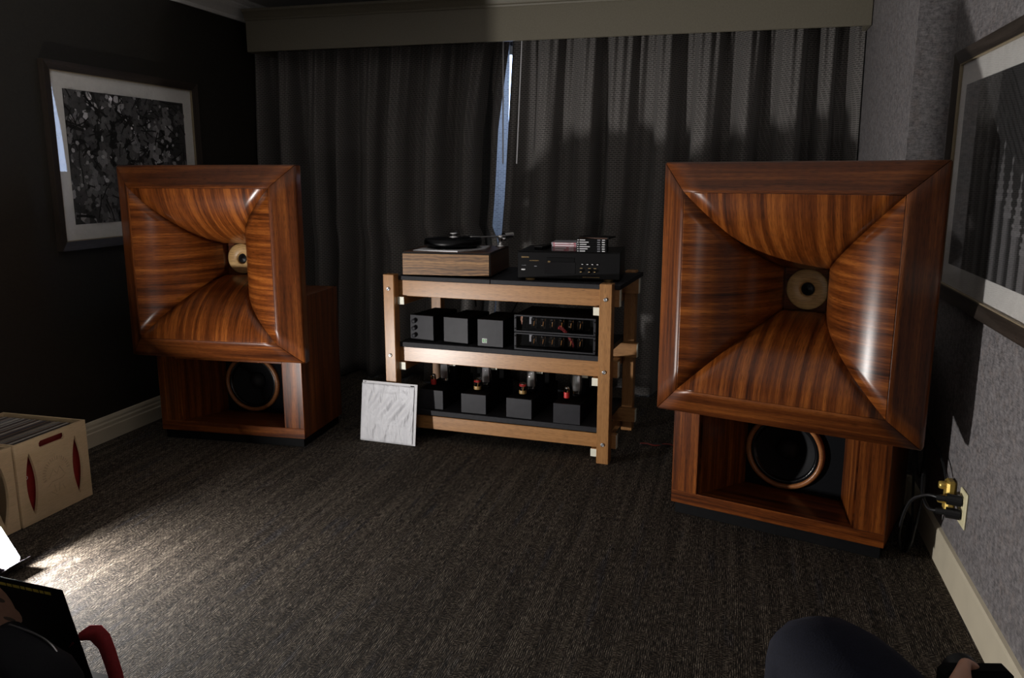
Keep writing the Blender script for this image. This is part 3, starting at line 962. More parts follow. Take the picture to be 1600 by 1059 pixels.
# ------------------------------------------------------------------ white record sleeve leaning on the rack
sl = thing('record_sleeve', 'white record sleeve with crumpled inner bag leaning against the rack', 'record sleeve', (-1.6815, 3.750, .0015), R(-4.4))
lean = Matrix.Rotation(R(-8.0), 4, 'X')
b = B().box(-.157, .157, .0, .004, 0, .315, .0008, grain=2, mat=lean)
b.build('cover', 'card', sl)
pts, uvs = [], []
for j in range(41):
    v = j / 40
    row, ur = [], []
    for i in range(61):
        u = i / 60
        x = -.159 + .300 * u; z = .003 + .299 * v
        dpt = -.002 - .004 * math.sin(math.pi * u) * math.sin(math.pi * v) - -.0075 * math.sin(26 * u + 6 * math.sin(3.5 * v + 1.2)) * (0.6 + .4 * math.sin(9 * v + 4 * u)) * math.sin(math.pi * v) ** .5 * math.sin(math.pi * u) ** .5
        row.append(lean @ Vector((x, dpt, z))); ur.append((x, z))
    pts.append(row); uvs.append(ur)
o = B().grid(pts, uvs).build('inner_bag', 'paper', sl)
md = o.modifiers.new('thickness', 'SOLIDIFY'); md.thickness = .0008; md.offset = 0
b = B().box(.141, .1425, -.0012, .0005, .01, .285, 0, mat=lean); b.box(.118, .140, -.0006, .0005, .302, .307, 0, mat=lean); b.box(-.148, -.136, -.0006, .0005, .307, .310, 0, mat=lean)
b.build('sleeve_print', 'black', sl)

# ------------------------------------------------------------------ framed pictures
def picture(label, wall_x, facing, y0, y1, z0, z1, art):
    """local frame: x along the wall, y out of the wall (towards -y), z up"""
    w, h = y1 - y0, z1 - z0
    t = thing('framed_picture', label, 'picture', (wall_x, (y0 + y1) / 2, z0), R(90) if facing > 0 else R(-90))
    hw = w / 2; f = .042; d = .032
    fr = B()
    for s in (-1, 1):
        rows = [[(s * hw, 0, 0), (s * hw, 0, h)], [(s * hw, -d, 0), (s * hw, -d, h)], [(s * (hw - f), -d + .010, f), (s * (hw - f), -d + .010, h - f)], [(s * (hw - f), -.006, f), (s * (hw - f), -.006, h - f)]]
        fr.grid(rows, [[(0, .3 * i), (h, .3 * i + .0)] if i < 2 else [(0, .05 * i), (h, .05 * i)] for i in range(4)], smooth=False, flip=(s > 0))
    for s, za, zb in ((-1, 0, f), (1, h, h - f)):
        rows = [[(-hw, 0, za), (hw, 0, za)], [(-hw, -d, za), (hw, -d, za)], [(-hw + f, -d + .010, zb), (hw - f, -d + .010, zb)], [(-hw + f, -.006, zb), (hw - f, -.006, zb)]]
        fr.grid(rows, [[(0, .05 * i), (w, .05 * i)] for i in range(4)], smooth=False, flip=(s < 0))
    fr.build('frame', 'frame_wood', t)
    lip = B()
    g = .004
    for s in (-1, 1):
        lip.box(s * (hw - f) - g if s > 0 else -hw + f, s * (hw - f) if s > 0 else -hw + f + g, -.020, -.008, f, h - f, 0)
    lip.box(-hw + f, hw - f, -.020, -.008, f, f + g, 0); lip.box(-hw + f, hw - f, -.020, -.008, h - f - g, h - f, 0)
    lip.build('lip', 'gilt', t)
    mw = .078
    mb = B().box(-hw + f, hw - f, -.009, -.004, f, h - f, 0).build('mat_board', 'mat_board', t)
    bx('backing', 'matte_black', t, -hw + .01, hw - .01, -.004, -.0005, .01, h - .01)
    art(t, -hw + f + mw, hw - f - mw, f + mw, h - f - mw, -.0092)
    bx('glazing', 'pane', t, -hw + f, hw - f, -.0150, -.0135, f, h - f, bevel=0)
    return t

class Art:
    """flat coloured shapes printed on one sheet"""
    def __init__(s, x0, x1, z0, z1, y):
        s.b = B(); s.x0, s.x1, s.z0, s.z1, s.y, s.n = x0, x1, z0, z1, y, 0
        s.cols = []
    def clip(s, pts):
        for axis, lim, sgn in ((0, s.x0, 1), (0, s.x1, -1), (1, s.z0, 1), (1, s.z1, -1)):
            out = []
            for i in range(len(pts)):
                a, b = pts[i - 1], pts[i]
                ia, ib = (a[axis] - lim) * sgn >= 0, (b[axis] - lim) * sgn >= 0
                if ia != ib:
                    u = (lim - a[axis]) / (b[axis] - a[axis])
                    out.append((a[0] + (b[0] - a[0]) * u, a[1] + (b[1] - a[1]) * u))
                if ib:
                    out.append(b)
            pts = out
            if len(pts) < 3:
                return []
        return pts
    def shape(s, pts, col):
        pts = s.clip(pts)
        if len(pts) < 3:
            return
        s.n += 1
        y = s.y - s.n * 1.5e-6
        try:
            f = s.b.poly([(p[0], y, p[1]) for p in pts])
        except ValueError:
            return
        f.normal_update()
        if f.normal.y > 0:
            f.normal_flip()
        s.cols.append(col)
    def build(s, parent):
        o = s.b.build('print', 'print', parent)
        at = o.data.color_attributes.new('Col', 'FLOAT_COLOR', 'CORNER')
        for p, c in zip(o.data.polygons, s.cols):
            for li in p.loop_indices:
                at.data[li].color = (c, c * .97, c * 1.0, 1)
        return o

def blossom_art(t, x0, x1, z0, z1, y):
    rn = random.Random(21)
    A = Art(x0, x1, z0, z1, y)
    A.shape([(x0, z0), (x1, z0), (x1, z1), (x0, z1)], .05)
    w, h = x1 - x0, z1 - z0
    def blob(cx, cz, r, col, n=9, asp=1.0, rot=0.0):
        p = []
        for k in range(n):
            a = 2 * math.pi * k / n
            rr = r * rn.uniform(.75, 1.15)
            px, pz = rr * math.cos(a) * asp, rr * math.sin(a)
            p.append((cx + px * math.cos(rot) - pz * math.sin(rot), cz + px * math.sin(rot) + pz * math.cos(rot)))
        A.shape(p, col)
    for i in range(420):      # blurred light ground between the branches
        u, v = rn.random(), rn.random()
        bright = .10 + .42 * max(0, 1 - ((u - .38) ** 2 / .10 + (v - .88) ** 2 / .06)) + (.16 if rn.random() < .35 else 0)
        if u > .72 and v > .6:
            bright *= .22
        blob(x0 + u * w, z0 + v * h, rn.uniform(.008, .024), bright * 2.1 * rn.uniform(.6, 1.2))
    def branch(p, ang, wd, L, depth):
        x, z = p
        for i in range(int(L / .03)):
            ang += rn.uniform(-.25, .25)
            x2, z2 = x + .03 * math.cos(ang), z + .03 * math.sin(ang)
            nx, nz = -math.sin(ang) * wd, math.cos(ang) * wd
            A.shape([(x + nx, z + nz), (x - nx, z - nz), (x2 - nx * .96, z2 - nz * .96), (x2 + nx * .96, z2 + nz * .96)], .006)
            if depth and rn.random() < .28:
                branch((x2, z2), ang + rn.choice((-1, 1)) * rn.uniform(.5, 1.1), wd * .6, L * .45, depth - 1)
            x, z = x2, z2; wd *= .985
    for i in range(12):
        branch((x0 + rn.random() * w * .3, z0 + rn.random() * h), rn.uniform(-.3, 1.0), .007, .55, 2)
    for i in range(9):
        branch((x0 + w * rn.uniform(.4, .9), z0 + h * rn.uniform(.3, .9)), rn.uniform(2.2, 4.0), .007, .40, 2)
    for i in range(95):
        cx, cz = x0 + rn.random() * w, z0 + rn.random() * h
        r = rn.uniform(.026, .052); base = rn.choice((.07, .09, .11, .14, .18, .24))
        rot = rn.random() * 6.28
        sq = rn.uniform(.5, 1.0); tl = rn.random() * 3.14
        for k in range(5):
            a = rot + k * 2 * math.pi / 5
            ex, ez = math.cos(a) * r * .55 * sq, math.sin(a) * r * .55
            blob(cx + ex, cz + ez, r * .48, base * rn.uniform(.75, 1.3), 9, 1.25, a)
        for k in range(5):
            a = rot + .6 + k * 2 * math.pi / 5
            A.shape([(cx + .002 * math.sin(a), cz - .002 * math.cos(a)), (cx - .002 * math.sin(a), cz + .002 * math.cos(a)), (cx + r * .45 * math.cos(a), cz + r * .45 * math.sin(a))], .012)
        if rn.random() < .5:
            branch((cx, cz), rn.random() * 6.28, .004, .12, 0)
    for i in range(70):
        blob(x0 + rn.random() * w, z0 + rn.random() * h, rn.uniform(.006, .016), rn.choice((.25, .36, .45, .02)), 5, rn.uniform(.5, 1.6), rn.random() * 3)
    A.build(t)
def spire_art(t, x0, x1, z0, z1, y):
    rn = random.Random(5)
    A = Art(x0, x1, z0, z1, y)
    A.shape([(x0, z0), (x1, z0), (x1, z1), (x0, z1)], .020)
    w, h = x1 - x0, z1 - z0
    for i in range(9):     # faint receding wall courses
        a = x0 + w * (.02 + .035 * i)
        A.shape([(a, z0), (a + .012, z0), (a + .020, z1), (a + .008, z1)], rn.uniform(.026, .042))
    A.shape([(x0 + w * .25, z1), (x0 + w * .62, z0 + h * .62), (x1, z0 + h * .30), (x1, z1)], .034)
    for i in range(6):
        q = i * .05
        A.shape([(x0 + w * (.30 + q), z1), (x0 + w * (.315 + q), z1), (x0 + w * (.72 + q), z0 + h * .55), (x0 + w * (.70 + q), z0 + h * .55)], .012)
    for i in range(7):     # pinnacles on slender shafts
        cx = x0 + w * (.27 + .105 * i); wd = .019 + .0026 * i
        top = z0 + h * (.78 - .075 * i)
        col = .085 + .016 * i
        A.shape([(cx - wd, z0), (cx + wd, z0), (cx + wd, top - .10), (cx - wd, top - .10)], col)
        A.shape([(cx + wd * .4, z0), (cx + wd, z0), (cx + wd, top - .10), (cx + wd * .4, top - .10)], col * .5)
        A.shape([(cx - wd * 1.25, top - .105), (cx + wd * 1.25, top - .105), (cx + wd * 1.25, top - .09), (cx - wd * 1.25, top - .09)], col * 1.2)
        A.shape([(cx - wd, top - .09), (cx + wd, top - .09), (cx, top + .05)], col)
        for k in range(5):
            zz = top - .085 + k * .024; ww = wd * (1.25 - k * .2)
            for s in (-1, 1):
                A.shape([(cx + s * ww * .5, zz), (cx + s * ww * 1.15, zz + .006), (cx + s * ww * .9, zz + .014), (cx + s * ww * .4, zz + .010)], col * 1.25)
        A.shape([(cx - .006, top + .045), (cx + .006, top + .045), (cx + .009, top + .058), (cx, top + .070), (cx - .009, top + .058)], col * 1.2)
    A.build(t)
picture('framed black and white photograph of blossom on the dark wall', XL, 1, 3.226, 4.356, 1.0, 1.881, blossom_art)
picture('framed dark photograph of stone spires on the grey wall', XR, -1, 2.28, 3.41, .924, 1.787, spire_art)

# ------------------------------------------------------------------ record crates and records
def crate(label, y0, y1, x_face, depth, emblem, group='record crates'):
    t = thing('record_crate', label, 'crate', (x_face, (y0 + y1) / 2, 0), R(90), group)
    # local: x along the face (world +Y), y into the crate (world -X), z up
    hw = (y1 - y0) / 2; h = .337; th = .012
    holes = [lens(-.118, .158, .026, .130), lens(.118, .158, .026, .130)]
    sl = [(.065 * s, 0) for s in (1, -1)]
    hand = [(-.058 + .0, .292), (.058, .292), (.066, .300), (.066, .312), (.058, .320), (-.058, .320), (-.066, .312), (-.066, .300)]
    rect = [(-hw, 0), (hw, 0), (hw, h), (-hw, h)]
    fp = flat_shape('front_board', 'ply', t, rect, holes + [hand], th, rot=(R(90), 0, 0), loc=(0, th / 2, .001))
    flat_shape('rear_board', 'ply', t, rect, [hand], th, rot=(R(90), 0, 0), loc=(0, depth - th / 2, .001))
    for s in (-1, 1):
        xa = s * hw - th if s > 0 else -hw
        vents = [ellipse(depth * .25 + .055 * i, .16, .012, .06) for i in range(4)] if s < 0 else []
        flat_shape('side_board', 'ply', t, [(th, 0), (depth - th, 0), (depth - th, h), (th, h)], vents, th, rot=(R(90), 0, R(90)), loc=(xa + th / 2, 0, .001))
    bx('bottom_board', 'ply', t, -hw + th, hw - th, th, depth - th, .001, .013)
    if emblem:
        e = B()
        for i in range(19):        # pressed ray crest
            a = R(8 + i * 10.4)
            c, s_ = math.cos(a), math.sin(a)
            m = Matrix.Translation((.004 + .062 * c, -.0002, .165 + .062 * s_)) @ Matrix.Rotation(-a, 4, 'Y')
            e.box(-.008, .008, -.0012, .0006, -.0022, .0022, .0004, mat=m)
        for (xa, za), (xb, zb) in (((-.035, .150), (-.012, .185)), ((-.012, .185), (.006, .160)), ((.006, .160), (.022, .188)), ((.022, .188), (.044, .150)), ((-.02, .135), (.03, .135)), ((-.045, .12), (-.02, .135)), ((.03, .135), (.052, .150)),
                                   ((-.012, .12), (-.005, .085)), ((.015, .12), (.010, .085)), ((.030, .105), (.040, .085)), ((-.03, .095), (.0, .07))):
            d = math.hypot(xb - xa, zb - za); a = math.atan2(zb - za, xb - xa)
            m = Matrix.Translation(((xa + xb) / 2, -.0002, (za + zb) / 2)) @ Matrix.Rotation(-a, 4, 'Y')
            e.box(-d / 2, d / 2, -.0010, .0006, -.0013, .0013, .0003, mat=m)
        e.build('pressed_emblem', 'ply_mark', t)
    return t
crate('plywood record crate with a pressed ray emblem, pushed against the dark wall', 2.408, 2.772, -2.634, .43, True)
crate('plywood record crate with lens-shaped cut-outs beside the emblem crate', 2.040, 2.402, -2.640, .43, False)
cols = [(.012,) * 3, (.03,) * 3, (.30, .28, .25), (.40, .38, .35), (.08, .06, .05), (.16, .10, .07), (.22, .21, .20), (.05, .06, .09), (.33, .30, .24), (.10, .09, .09)]
smats = [plain('sleeve_card_%d' % i, c, .6, speckle=.15) for i, c in enumerate(cols)]
rn = random.Random(4)
protos = []
for i, m in enumerate(smats):
    me = B().box(-.157, .157, 0, .0042, 0, .315, .0006).build('record', m)
    protos.append(me.data); bpy.data.objects.remove(me)
red_sl = thing('record', 'red record sleeve standing foremost in the emblem crate', 'record', (-2.656, 2.590, .015), R(90))
bx('sleeve', 'red_sleeve', red_sl, -.157, .157, 0, .0042, 0, .315)

lettering('sleeve_lettering', 'D', .022, 'white_print', red_sl, (-.130, -.0006, .170))
x = -2.663
i = 0
while x > -3.030:
    x -= rn.uniform(.0055, .0088)
    o = bpy.data.objects.new('record', protos[rn.randrange(len(protos))])
    COL.objects.link(o)
    o.location = (x, 2.583 + rn.uniform(-.004, .004), .0145); o.rotation_euler = (0, 0, R(90))
    tag(o, 'thin record sleeve packed upright in the emblem crate', 'record', 'records packed in the emblem crate')
x = -2.70
while x > -3.02:
    x -= rn.uniform(.006, .010)
    o = bpy.data.objects.new('record', protos[rn.randrange(len(protos))])
    COL.objects.link(o)
    o.location = (x, 2.221 + rn.uniform(-.008, .008), .015); o.rotation_euler = (0, 0, R(90))
    tag(o, 'thin record sleeve packed upright in the plain crate', 'record', 'records packed in the plain crate')

# ------------------------------------------------------------------ LED lamps
def led_lamp(label, loc, face_dir, long_dir, L, Wd, mat, added_hood=.002):
    n = Vector(face_dir).normalized(); u = Vector(long_dir).normalized(); u = (u - n * u.dot(n)).normalized(); v = n.cross(u)
    t = bpy.data.objects.new('led_lamp', None); COL.objects.link(t); t.empty_display_size = .05
    tag(t, label, 'lamp')
    m = Matrix((u, v, n)).transposed().to_4x4(); m.translation = Vector(loc)
    t.matrix_world = m
    hl, hw, c = L / 2, Wd / 2, .014
    outl = [(-hl + c, -hw), (hl - c, -hw), (hl, -hw + c), (hl, hw - c), (hl - c, hw), (-hl + c, hw), (-hl, hw - c), (-hl, -hw + c)]
    h = B()
    g = 1.06
    rows = [[(x * g, y * g, 0) for x, y in outl + outl[:1]], [(x * g, y * g, -.018) for x, y in outl + outl[:1]], [(x * .8, y * .8, -.030) for x, y in outl + outl[:1]]]
    h.grid(rows, None, smooth=False, flip=True)
    h.poly([(x * .8, y * .8, -.030) for x, y in reversed(outl)])
    h.poly([(x * g, y * g, 0) for x, y in outl])
    h.box(hl * g, hl * g + .003, -hw * g, hw * g, -.018, added_hood, .0005)  # lip added to the housing to shade the carpet close to the lamp
    h.build('housing', 'lamp_body', t)
    f = B()
    f.poly([(x, y, .0008) for x, y in outl])
    f.build('light_panel', mat, t)
    return t
lp = led_lamp('small bright white LED lamp tilted up on the carpet by the crates', (-2.418, 2.108, .088), (1, 0, .66), (.55, .0, -.835), .150, .082, 'lamp_face', .042)
inv = lp.matrix_world.inverted()
B().tube([inv @ Vector((-2.445, 2.108, .075)), inv @ Vector((-2.50, 2.09, .05)), inv @ Vector((-2.53, 2.08, .012))], .008, 10).build('stand_leg', 'lamp_body', lp)
B().cyl(inv @ Vector((-2.53, 2.08, 0)), inv @ Vector((-2.53, 2.08, .012)), .045, 20).build('stand_foot', 'lamp_body', lp)

# ------------------------------------------------------------------ outlet, plugs and cables on the grey wall
ot = thing('wall_outlet', 'ivory wall outlet plate on the grey wall', 'outlet', (XR, 2.800, .300), R(-90))
bx('plate', 'plastic_ivory', ot, -.040, .040, -.006, 0, -.060, .060, bevel=.003)
bx('socket', 'plastic_ivory', ot, -.018, .018, -.008, -.005, .008, .038, bevel=.004)
bx('socket', 'plastic_ivory', ot, -.018, .018, -.008, -.005, -.038, -.008, bevel=.004)
ad = thing('plug_adapter', 'yellow brass-coloured plug adapter in the wall behind the black plugs', 'adapter', (XR, 2.925, .300), R(-90))
bx('body', 'brass', ad, -.026, .026, -.030, 0, -.060, .050, bevel=.008)
B().lathe([(0, .02), (.012, .02), (.014, .012), (.014, 0)], (0, -.03, .030), 'Y', 16).build('knob', 'brass', ad)
B().lathe([(0, .02), (.012, .02), (.014, .012), (.014, 0)], (0, -.03, -.020), 'Y', 16).build('knob', 'brass', ad)
def plug_cable(label, z, pts, r=.0055):
    t = thing('power_cable', label, 'cable', (XR - .008, 2.800, z), 0, 'black power cables')
    B().cyl((0, 0, 0), (-.042, .012, 0), .018, 14).build('plug', 'cable', t)
    B().cyl((-.042, .012, 0), (-.070, .022, -.001), .010, 12).build('strain_relief', 'cable', t)
    B().tube([(-.066, .02, 0)] + [(p[0] - XR + .008, p[1] - 2.800, p[2] - z) for p in pts], r).build('cord', 'cable', t)
plug_cable('black power cable from the upper socket to the floor behind the loudspeaker', .323, [(.655, 2.86, .312), (.625, 2.94, .25), (.618, 3.02, .11), (.642, 3.08, .012), (.680, 3.20, .008), (.730, 3.40, .008)])
plug_cable('black power cable looping from the lower socket across the baseboard', .277, [(.665, 2.86, .27), (.665, 2.95, .29), (.685, 3.05, .335), (.700, 3.09, .25), (.668, 3.05, .06), (.655, 3.08, .008), (.700, 3.24, .008), (.738, 3.42, .008)])
tag(B().tube([(.742, 3.53, .44), (.742, 3.40, .425), (.735, 3.25, .415), (.735, 3.10, .40), (.735, 3.0, .37), (.735, 2.95, .335)], .0045).build('speaker_cable', 'cable'), 'thin black cable sagging along the grey wall to the brass adapter', 'cable')
tag(B().tube([(.742, 3.52, .40), (.742, 3.44, .25), (.74, 3.36, .20), (.742, 3.33, .26), (.745, 3.34, .36)], .004).build('speaker_cable', 'cable'), 'black cable hanging in a loop on the grey wall behind the loudspeaker', 'cable')
tag(B().tube([(.738, 3.52, .20), (.732, 3.42, .18), (.722, 3.34, .10), (.712, 3.25, .010), (.690, 3.13, .008)], .005).build('speaker_cable', 'cable'), 'black cable dropping to the carpet behind the loudspeaker', 'cable')
pts1, pts2 = [], []
for i in range(40):
    u = i / 39
    x_ = -.42 + .62 * u; y_ = 4.05 + .10 * u; a = i * .9
    pts1.append((x_, y_ + .005 * math.cos(a), .010 + .005 * math.sin(a))); pts2.append((x_, y_ - .005 * math.cos(a), .010 - .005 * math.sin(a)))
t = thing('speaker_cable', 'twisted red and black cable on the carpet beside the rack', 'cable', (0, 0, 0))
B().tube(pts1, .004, 6, sub=2).build('red_strand', 'cable_red', t)
B().tube(pts2, .004, 6, sub=2).build('black_strand', 'cable', t)
tag(B().tube([(-1.34, 4.20, .66), (-1.36, 4.24, .72), (-1.39, 4.30, .80), (-1.38, 4.33, .845)], .005).build('signal_cable', 'cable'), 'black cable rising behind the plain anthracite box', 'cable')
tag(B().tube([(-1.12, 4.12, .64), (-1.09, 4.16, .72), (-1.10, 4.24, .80), (-1.12, 4.30, .845)], .005).build('signal_cable', 'cable'), 'black cable rising behind the box with the green display', 'cable')

# ------------------------------------------------------------------ people on chairs, bag with records
def chair(label, x, y):
    t = thing('banquet_chair', label, 'chair', (x, y, 0), 0)
    bx('seat', 'fabric_seat', t, -.22, .22, -.22, .24, .37, .435, bevel=.02)
    bx('backrest', 'fabric_seat', t, -.22, .22, -.27, -.22, .50, .92, bevel=.02)
    for sx in (-1, 1):
        bx('leg', 'black_satin', t, sx * .20 - .011, sx * .20 + .011, .20, .222, 0, .372)
        bx('leg', 'black_satin', t, sx * .20 - .011, sx * .20 + .011, -.262, -.24, 0, .52)
    return t
def skin_mesh(joints, edges, root):
    me = bpy.data.meshes.new('sk')
    me.from_pydata([j[0] for j in joints], edges, [])
    o = bpy.data.objects.new('sk', me); COL.objects.link(o)
    md = o.modifiers.new('skin', 'SKIN'); md.use_smooth_shade = True; md.branch_smoothing = .3
    for i, j in enumerate(joints):
        sv = me.skin_vertices[0].data[i]
        sv.radius = j[1] if isinstance(j[1], tuple) else (j[1], j[1])
        sv.use_root = (i == root)
    sb = o.modifiers.new('sub', 'SUBSURF'); sb.levels = 2; sb.render_levels = 2
    dg = bpy.context.evaluated_depsgraph_get()
    out = bpy.data.meshes.new_from_object(o.evaluated_get(dg))
    bpy.data.objects.remove(o)
    return out
def person(label, base, J, legs, mats, rule, hair=True):
    """J: joint dict name -> (pos, radius); legs: edges as name pairs; rule(co) -> material index"""
    names = list(J)
    joints = [J[n] for n in names]
    me = skin_mesh(joints, [(names.index(a), names.index(b)) for a, b in legs], names.index('pelvis'))
    me.name = 'body'
    for m in mats:
        me.materials.append(M[m])
    for p in me.polygons:
        p.use_smooth = True
        p.material_index = rule(p.center)
    t = thing('person', label, 'person', base)
    b = bpy.data.objects.new('body', me); COL.objects.link(b); b.parent = t
    b.location = -Vector(base)
    hd = Vector(J['head'][0])
    if hair:
        h = B().lathe([(.0, .118), (.045, .108), (.075, .080), (.092, .035), (.094, -.005), (.088, -.045), (.07, -.07)], hd - Vector(base) + Vector((0, -.014, .035)), 'Z', 24)
        h.build('hair', 'hair', t)
    for s in (-1, 1):
        B().lathe([(0, .006), (.008, .004), (.011, 0), (.006, -.004), (0, -.005)], hd - Vector(base) + Vector((s * .033, .083, .012)), Vector((0, 1, 0)), 12).build('eye', 'white_print', t)
        B().lathe([(0, .008), (.016, .006), (.026, 0), (0, -.004)], hd - Vector(base) + Vector((s * .082, -.005, .0)), Vector((s, 0, 0)), 12).build('ear', 'skin', t)
    B().lathe([(0, .026), (.008, .018), (.014, .004), (.013, -.006)], hd - Vector(base) + Vector((0, .080, -.015)), Vector((0, 1, -.15)).normalized(), 12).build('nose', 'skin', t)
    bx('mouth', 'red', t, hd.x - base[0] - .024, hd.x - base[0] + .024, hd.y - base[1] + .076, hd.y - base[1] + .084, hd.z - base[2] - .056, hd.z - base[2] - .048, bevel=.002)
    return t
def fingers(J, E, wrist, palm, direction, curl, side):
    """five short chains rooted in the palm"""
    w = Vector(palm); d = Vector(direction).normalized(); c = Vector(curl).normalized(); s = Vector(side).normalized()
    for i, (off, L) in enumerate(((-.030, .070), (-.010, .080), (.011, .076), (.030, .060))):
        a = w + s * off + d * .030
        b = a + (d * .8 + c * .3).normalized() * L * .5
        e = b + (d * .25 + c).normalized() * L * .5
        J['f%da' % i] = (a, .0105); J['f%db' % i] = (b, .0092); J['f%dc' % i] = (e, .0080)
        E += [(wrist, 'f%da' % i), ('f%da' % i, 'f%db' % i), ('f%db' % i, 'f%dc' % i)]
    a = w - s * .040 + d * .0
    J['tha'] = (a, .0120); J['thb'] = (a - s * .022 + d * .034, .0105); J['thc'] = (a - s * .015 + d * .052 + c * .022, .0085)
    E += [(wrist, 'tha'), ('tha', 'thb'), ('thb', 'thc')]

V = Vector
# seated person beside the grey wall
J = {'pelvis': (V((.50, .70, .50)), (.155, .115)), 'waist': (V((.50, .66, .68)), (.135, .10)), 'chest': (V((.50, .61, .90)), (.155, .105)), 'neckb': (V((.50, .60, 1.04)), .062), 'neck': (V((.50, .61, 1.10)), .052),
     'head': (V((.50, .64, 1.20)), (.078, .088)), 'crown': (V((.50, .63, 1.28)), (.070, .078)),
     'hipl': (V((.42, .74, .50)), .100), 'thl': (V((.300, 1.05, .550)), .105), 'kneel': (V((.164, 1.335, .598)), .103), 'shl': (V((.165, 1.26, .40)), .074), 'ankl': (V((.23, 1.08, .12)), .046), 'heell': (V((.23, 1.05, .055)), .040), 'toel': (V((.22, 1.23, .045)), .036),
     'hipr': (V((.585, .74, .50)), .095), 'kneer': (V((.60, 1.14, .52)), .068), 'shr': (V((.60, 1.16, .35)), .062), 'ankr': (V((.60, 1.10, .11)), .044), 'heelr': (V((.60, 1.07, .055)), .040), 'toer': (V((.61, 1.27, .045)), .036),
     'shol': (V((.36, .62, .99)), .062), 'elbl': (V((.33, .80, .72)), .046), 'wril': (V((.375, 1.05, .620)), .030),
     'shor': (V((.64, .62, .99)), .062), 'elbr': (V((.66, .80, .72)), .046), 'wrir': (V((.50, 1.08, .625)), .030), 'palmr': (V((.45, 1.15, .630)), (.034, .018))}
E_ = [('pelvis', 'waist'), ('waist', 'chest'), ('chest', 'neckb'), ('neckb', 'neck'), ('neck', 'head'), ('head', 'crown'), ('pelvis', 'hipl'), ('hipl', 'thl'), ('thl', 'kneel'), ('kneel', 'shl'), ('shl', 'ankl'), ('ankl', 'heell'), ('heell', 'toel'),
      ('pelvis', 'hipr'), ('hipr', 'kneer'), ('kneer', 'shr'), ('shr', 'ankr'), ('ankr', 'heelr'), ('heelr', 'toer'), ('chest', 'shol'), ('shol', 'elbl'), ('elbl', 'wril'), ('chest', 'shor'), ('shor', 'elbr'), ('elbr', 'wrir'), ('wrir', 'palmr')]
J['palml'] = (V((.330, 1.150, .640)), (.034, .018)); E_.append(('wril', 'palml'))
fingers(J, E_, 'palml', J['palml'][0], (.1, 1, .1), (.6, .2, -.5), (.3, 0, 1))
def rule1(c):
    if c.z > 1.07: return 2
    if c.z < .09: return 3
    if c.y > 1.02 and c.z > .575 and c.x > .315: return 2
    if c.z < .60 or (c.z < .70 and c.y > .86 and c.x < .315): return 0
    return 1
person('seated person in navy trousers holding a small black camera beside the grey wall', (.50, .70, 0), J, E_, ['navy', 'shirt', 'skin', 'black'], rule1)
chair('dark banquet chair under the person in navy trousers', .50, .66)
cm = thing('camera', 'small black camera held above the navy knee', 'camera', (.368, 1.215, .628), R(14))
bx('body', 'matte_black', cm, -.050, .050, -.018, .018, -.032, .032, bevel=.008)
B().lathe([(0, .03), (.024, .03), (.027, .026), (.027, 0)], (0, .045, 0), 'Y', 20).build('lens', 'black_satin', cm)
bx('screen', 'blue_glow', cm, -.010, .030, -.0188, -.0178, -.024, -.010, bevel=0)
# seated person at the other side of the row, only a grey knee reaches into view
J2 = {}
for k, (p, r) in J.items():
    if k[0] == 'f' and k[1].isdigit() or k.startswith('th') and k in ('tha', 'thb', 'thc'):
        continue
    J2[k] = (V(p) + V((-1.83, -.28, 0)), r)
sx = -1.245
J2['kneel'] = (V((sx, 1.045, .430)), .070); J2['thl'] = (V((-1.32, .76, .49)), .090); J2['shl'] = (V((sx, 1.05, .30)), .062); J2['ankl'] = (V((sx, 1.00, .12)), .046); J2['heell'] = (V((sx, .98, .055)), .040); J2['toel'] = (V((sx, 1.17, .045)), .036)
J2['kneer'] = (V((-1.46, .92, .45)), .068); J2['shr'] = (V((-1.46, .94, .30)), .060); J2['ankr'] = (V((-1.46, .88, .11)), .044); J2['heelr'] = (V((-1.46, .86, .055)), .040); J2['toer'] = (V((-1.46, 1.05, .045)), .036)
J2['wril'] = (V((-1.44, .70, .62)), .030); J2['palml'] = (V((-1.42, .77, .60)), (.034, .018)); J2['wrir'] = (V((-1.28, .72, .60)), .030); J2['palmr'] = (V((-1.33, .78, .595)), (.034, .018))
E2 = [e for e in E_ if e[0] in J2 and e[1] in J2]
fingers(J2, E2, 'palml', J2['palml'][0], (.3, 1, -.2), (.3, .3, -.8), (1, 0, 0))
def rule2(c):
    if c.z > 1.07: return 2
    if c.z < .09: return 3
    if c.y > .66 and c.z > .565: return 2
    return 0 if c.z < .60 else 1
person('seated person in grey trousers beside the black bag', (-1.33, .42, 0), J2, E2, ['grey_cloth', 'shirt', 'skin', 'black'], rule2)
chair('dark banquet chair under the person in grey trousers', -1.33, .38)

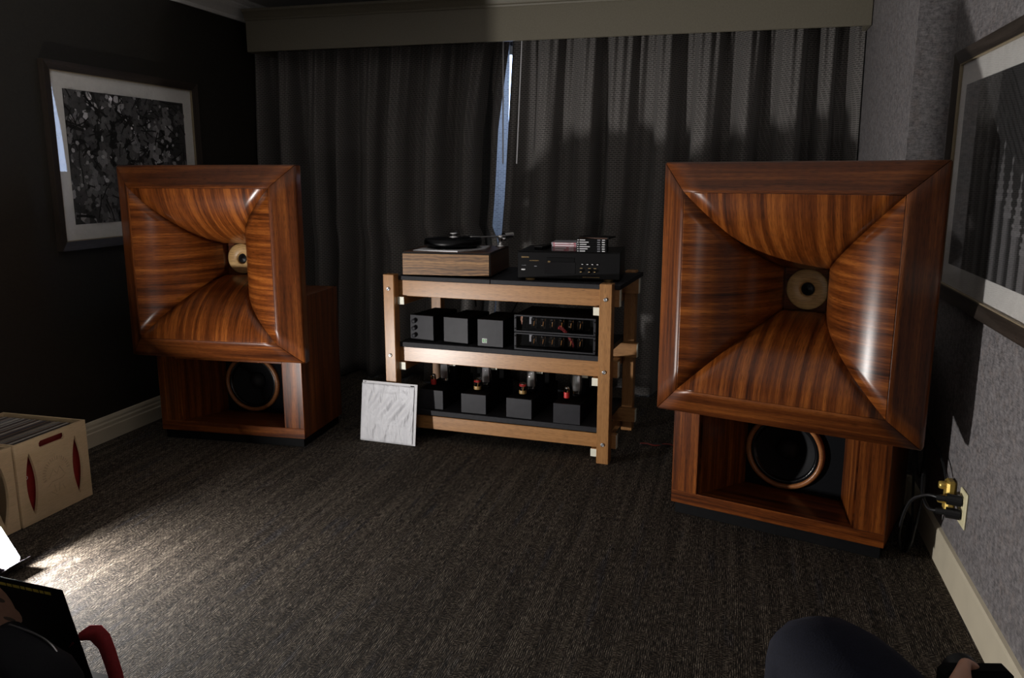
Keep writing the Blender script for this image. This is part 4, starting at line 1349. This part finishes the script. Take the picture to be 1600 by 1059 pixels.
# black bag with records in it
bg = thing('shoulder_bag', 'black shoulder bag with red straps standing on the carpet', 'bag', (-1.600, 1.412, 0), R(-20))
pts, uvs = [], []
prof = [(.0, .92), (.03, 1.0), (.13, 1.02), (.20, .97), (.242, .82), (.261, .55), (.266, .0)]
for z, k in prof:
    row = []
    for i in range(33):
        a = 2 * math.pi * i / 32
        cx = math.copysign(abs(math.cos(a)) ** .5, math.cos(a)); cy_ = math.copysign(abs(math.sin(a)) ** .6, math.sin(a))
        row.append((.190 * k * cx, .085 * k * cy_, z + (.010 * math.sin(3 * a) if .1 < z < .25 else 0)))
    pts.append(row); uvs.append([(i * .02, z) for i in range(33)])
b = B().grid(pts, uvs)
b.build('body', 'bag', bg)
B().tube([(-.12, .030, .258), (.0, .040, .267), (.08, .040, .262), (.150, .030, .238)], .003).build('rim_highlight', 'steel', bg)  # bright steel tube stands in for rim light along the bag's top
sp = [(-1.584, 1.556, 0.19), (-1.566, 1.572, 0.205), (-1.544, 1.587, 0.2), (-1.518, 1.585, 0.18), (-1.494, 1.574, 0.145), (-1.467, 1.56, 0.095), (-1.452, 1.552, 0.055)]
bi = (Matrix.Translation((-1.600, 1.412, 0)) @ Matrix.Rotation(R(-20), 4, 'Z')).inverted()
rows = [[bi @ Vector((px - .008, py - .012, pz - .016)), bi @ Vector((px + .008, py + .012, pz + .016))] for px, py, pz in sp]
o = B().grid(rows, [[(0, k * .05), (.038, k * .05)] for k in range(len(sp))]).build('strap', 'red_cloth', bg)
md = o.modifiers.new('thickness', 'SOLIDIFY'); md.thickness = .004
al = thing('record_album', 'dark album cover with a face and yellow title, propped behind the black bag', 'record sleeve', (-1.715, 1.600, .0), R(-4))
ln = Matrix.Rotation(R(12), 4, 'X')
B().box(-.157, .157, 0, .004, .045, .360, .0008, grain=2, mat=ln).build('cover', 'black', al)
bx('record_box', 'black', al, -.16, .16, -.02, .045, 0, .045)
fc = B()
def fl(pts, mi, lift):
    fc.poly([ln @ V((x, -.0003 - lift, z)) for x, z in pts], mi)
fl(ellipse(-.105, .262, .072, .082, 20), 0, 0)
fl(ellipse(-.050, .240, .030, .030, 12), 0, .0001)
fl(ellipse(-.078, .283, .018, .008, 10), 1, .0003)
fl(ellipse(-.070, .222, .022, .007, 10), 1, .0003)
fl(ellipse(-.125, .310, .05, .02, 10), 2, .0002)
fc.build('cover_portrait', ['skin', 'walnut', 'white_print'], al)
tl = B()
xx = -.10
for wd in (.02, .012, .026, .016, .022, .014, .02, .018, .012, .02):
    tl.box(xx, xx + wd, -.0008, -.0002, .338, .3465, 0, mat=ln); xx += wd + .004
tl.build('cover_title', 'yellow_print', al)
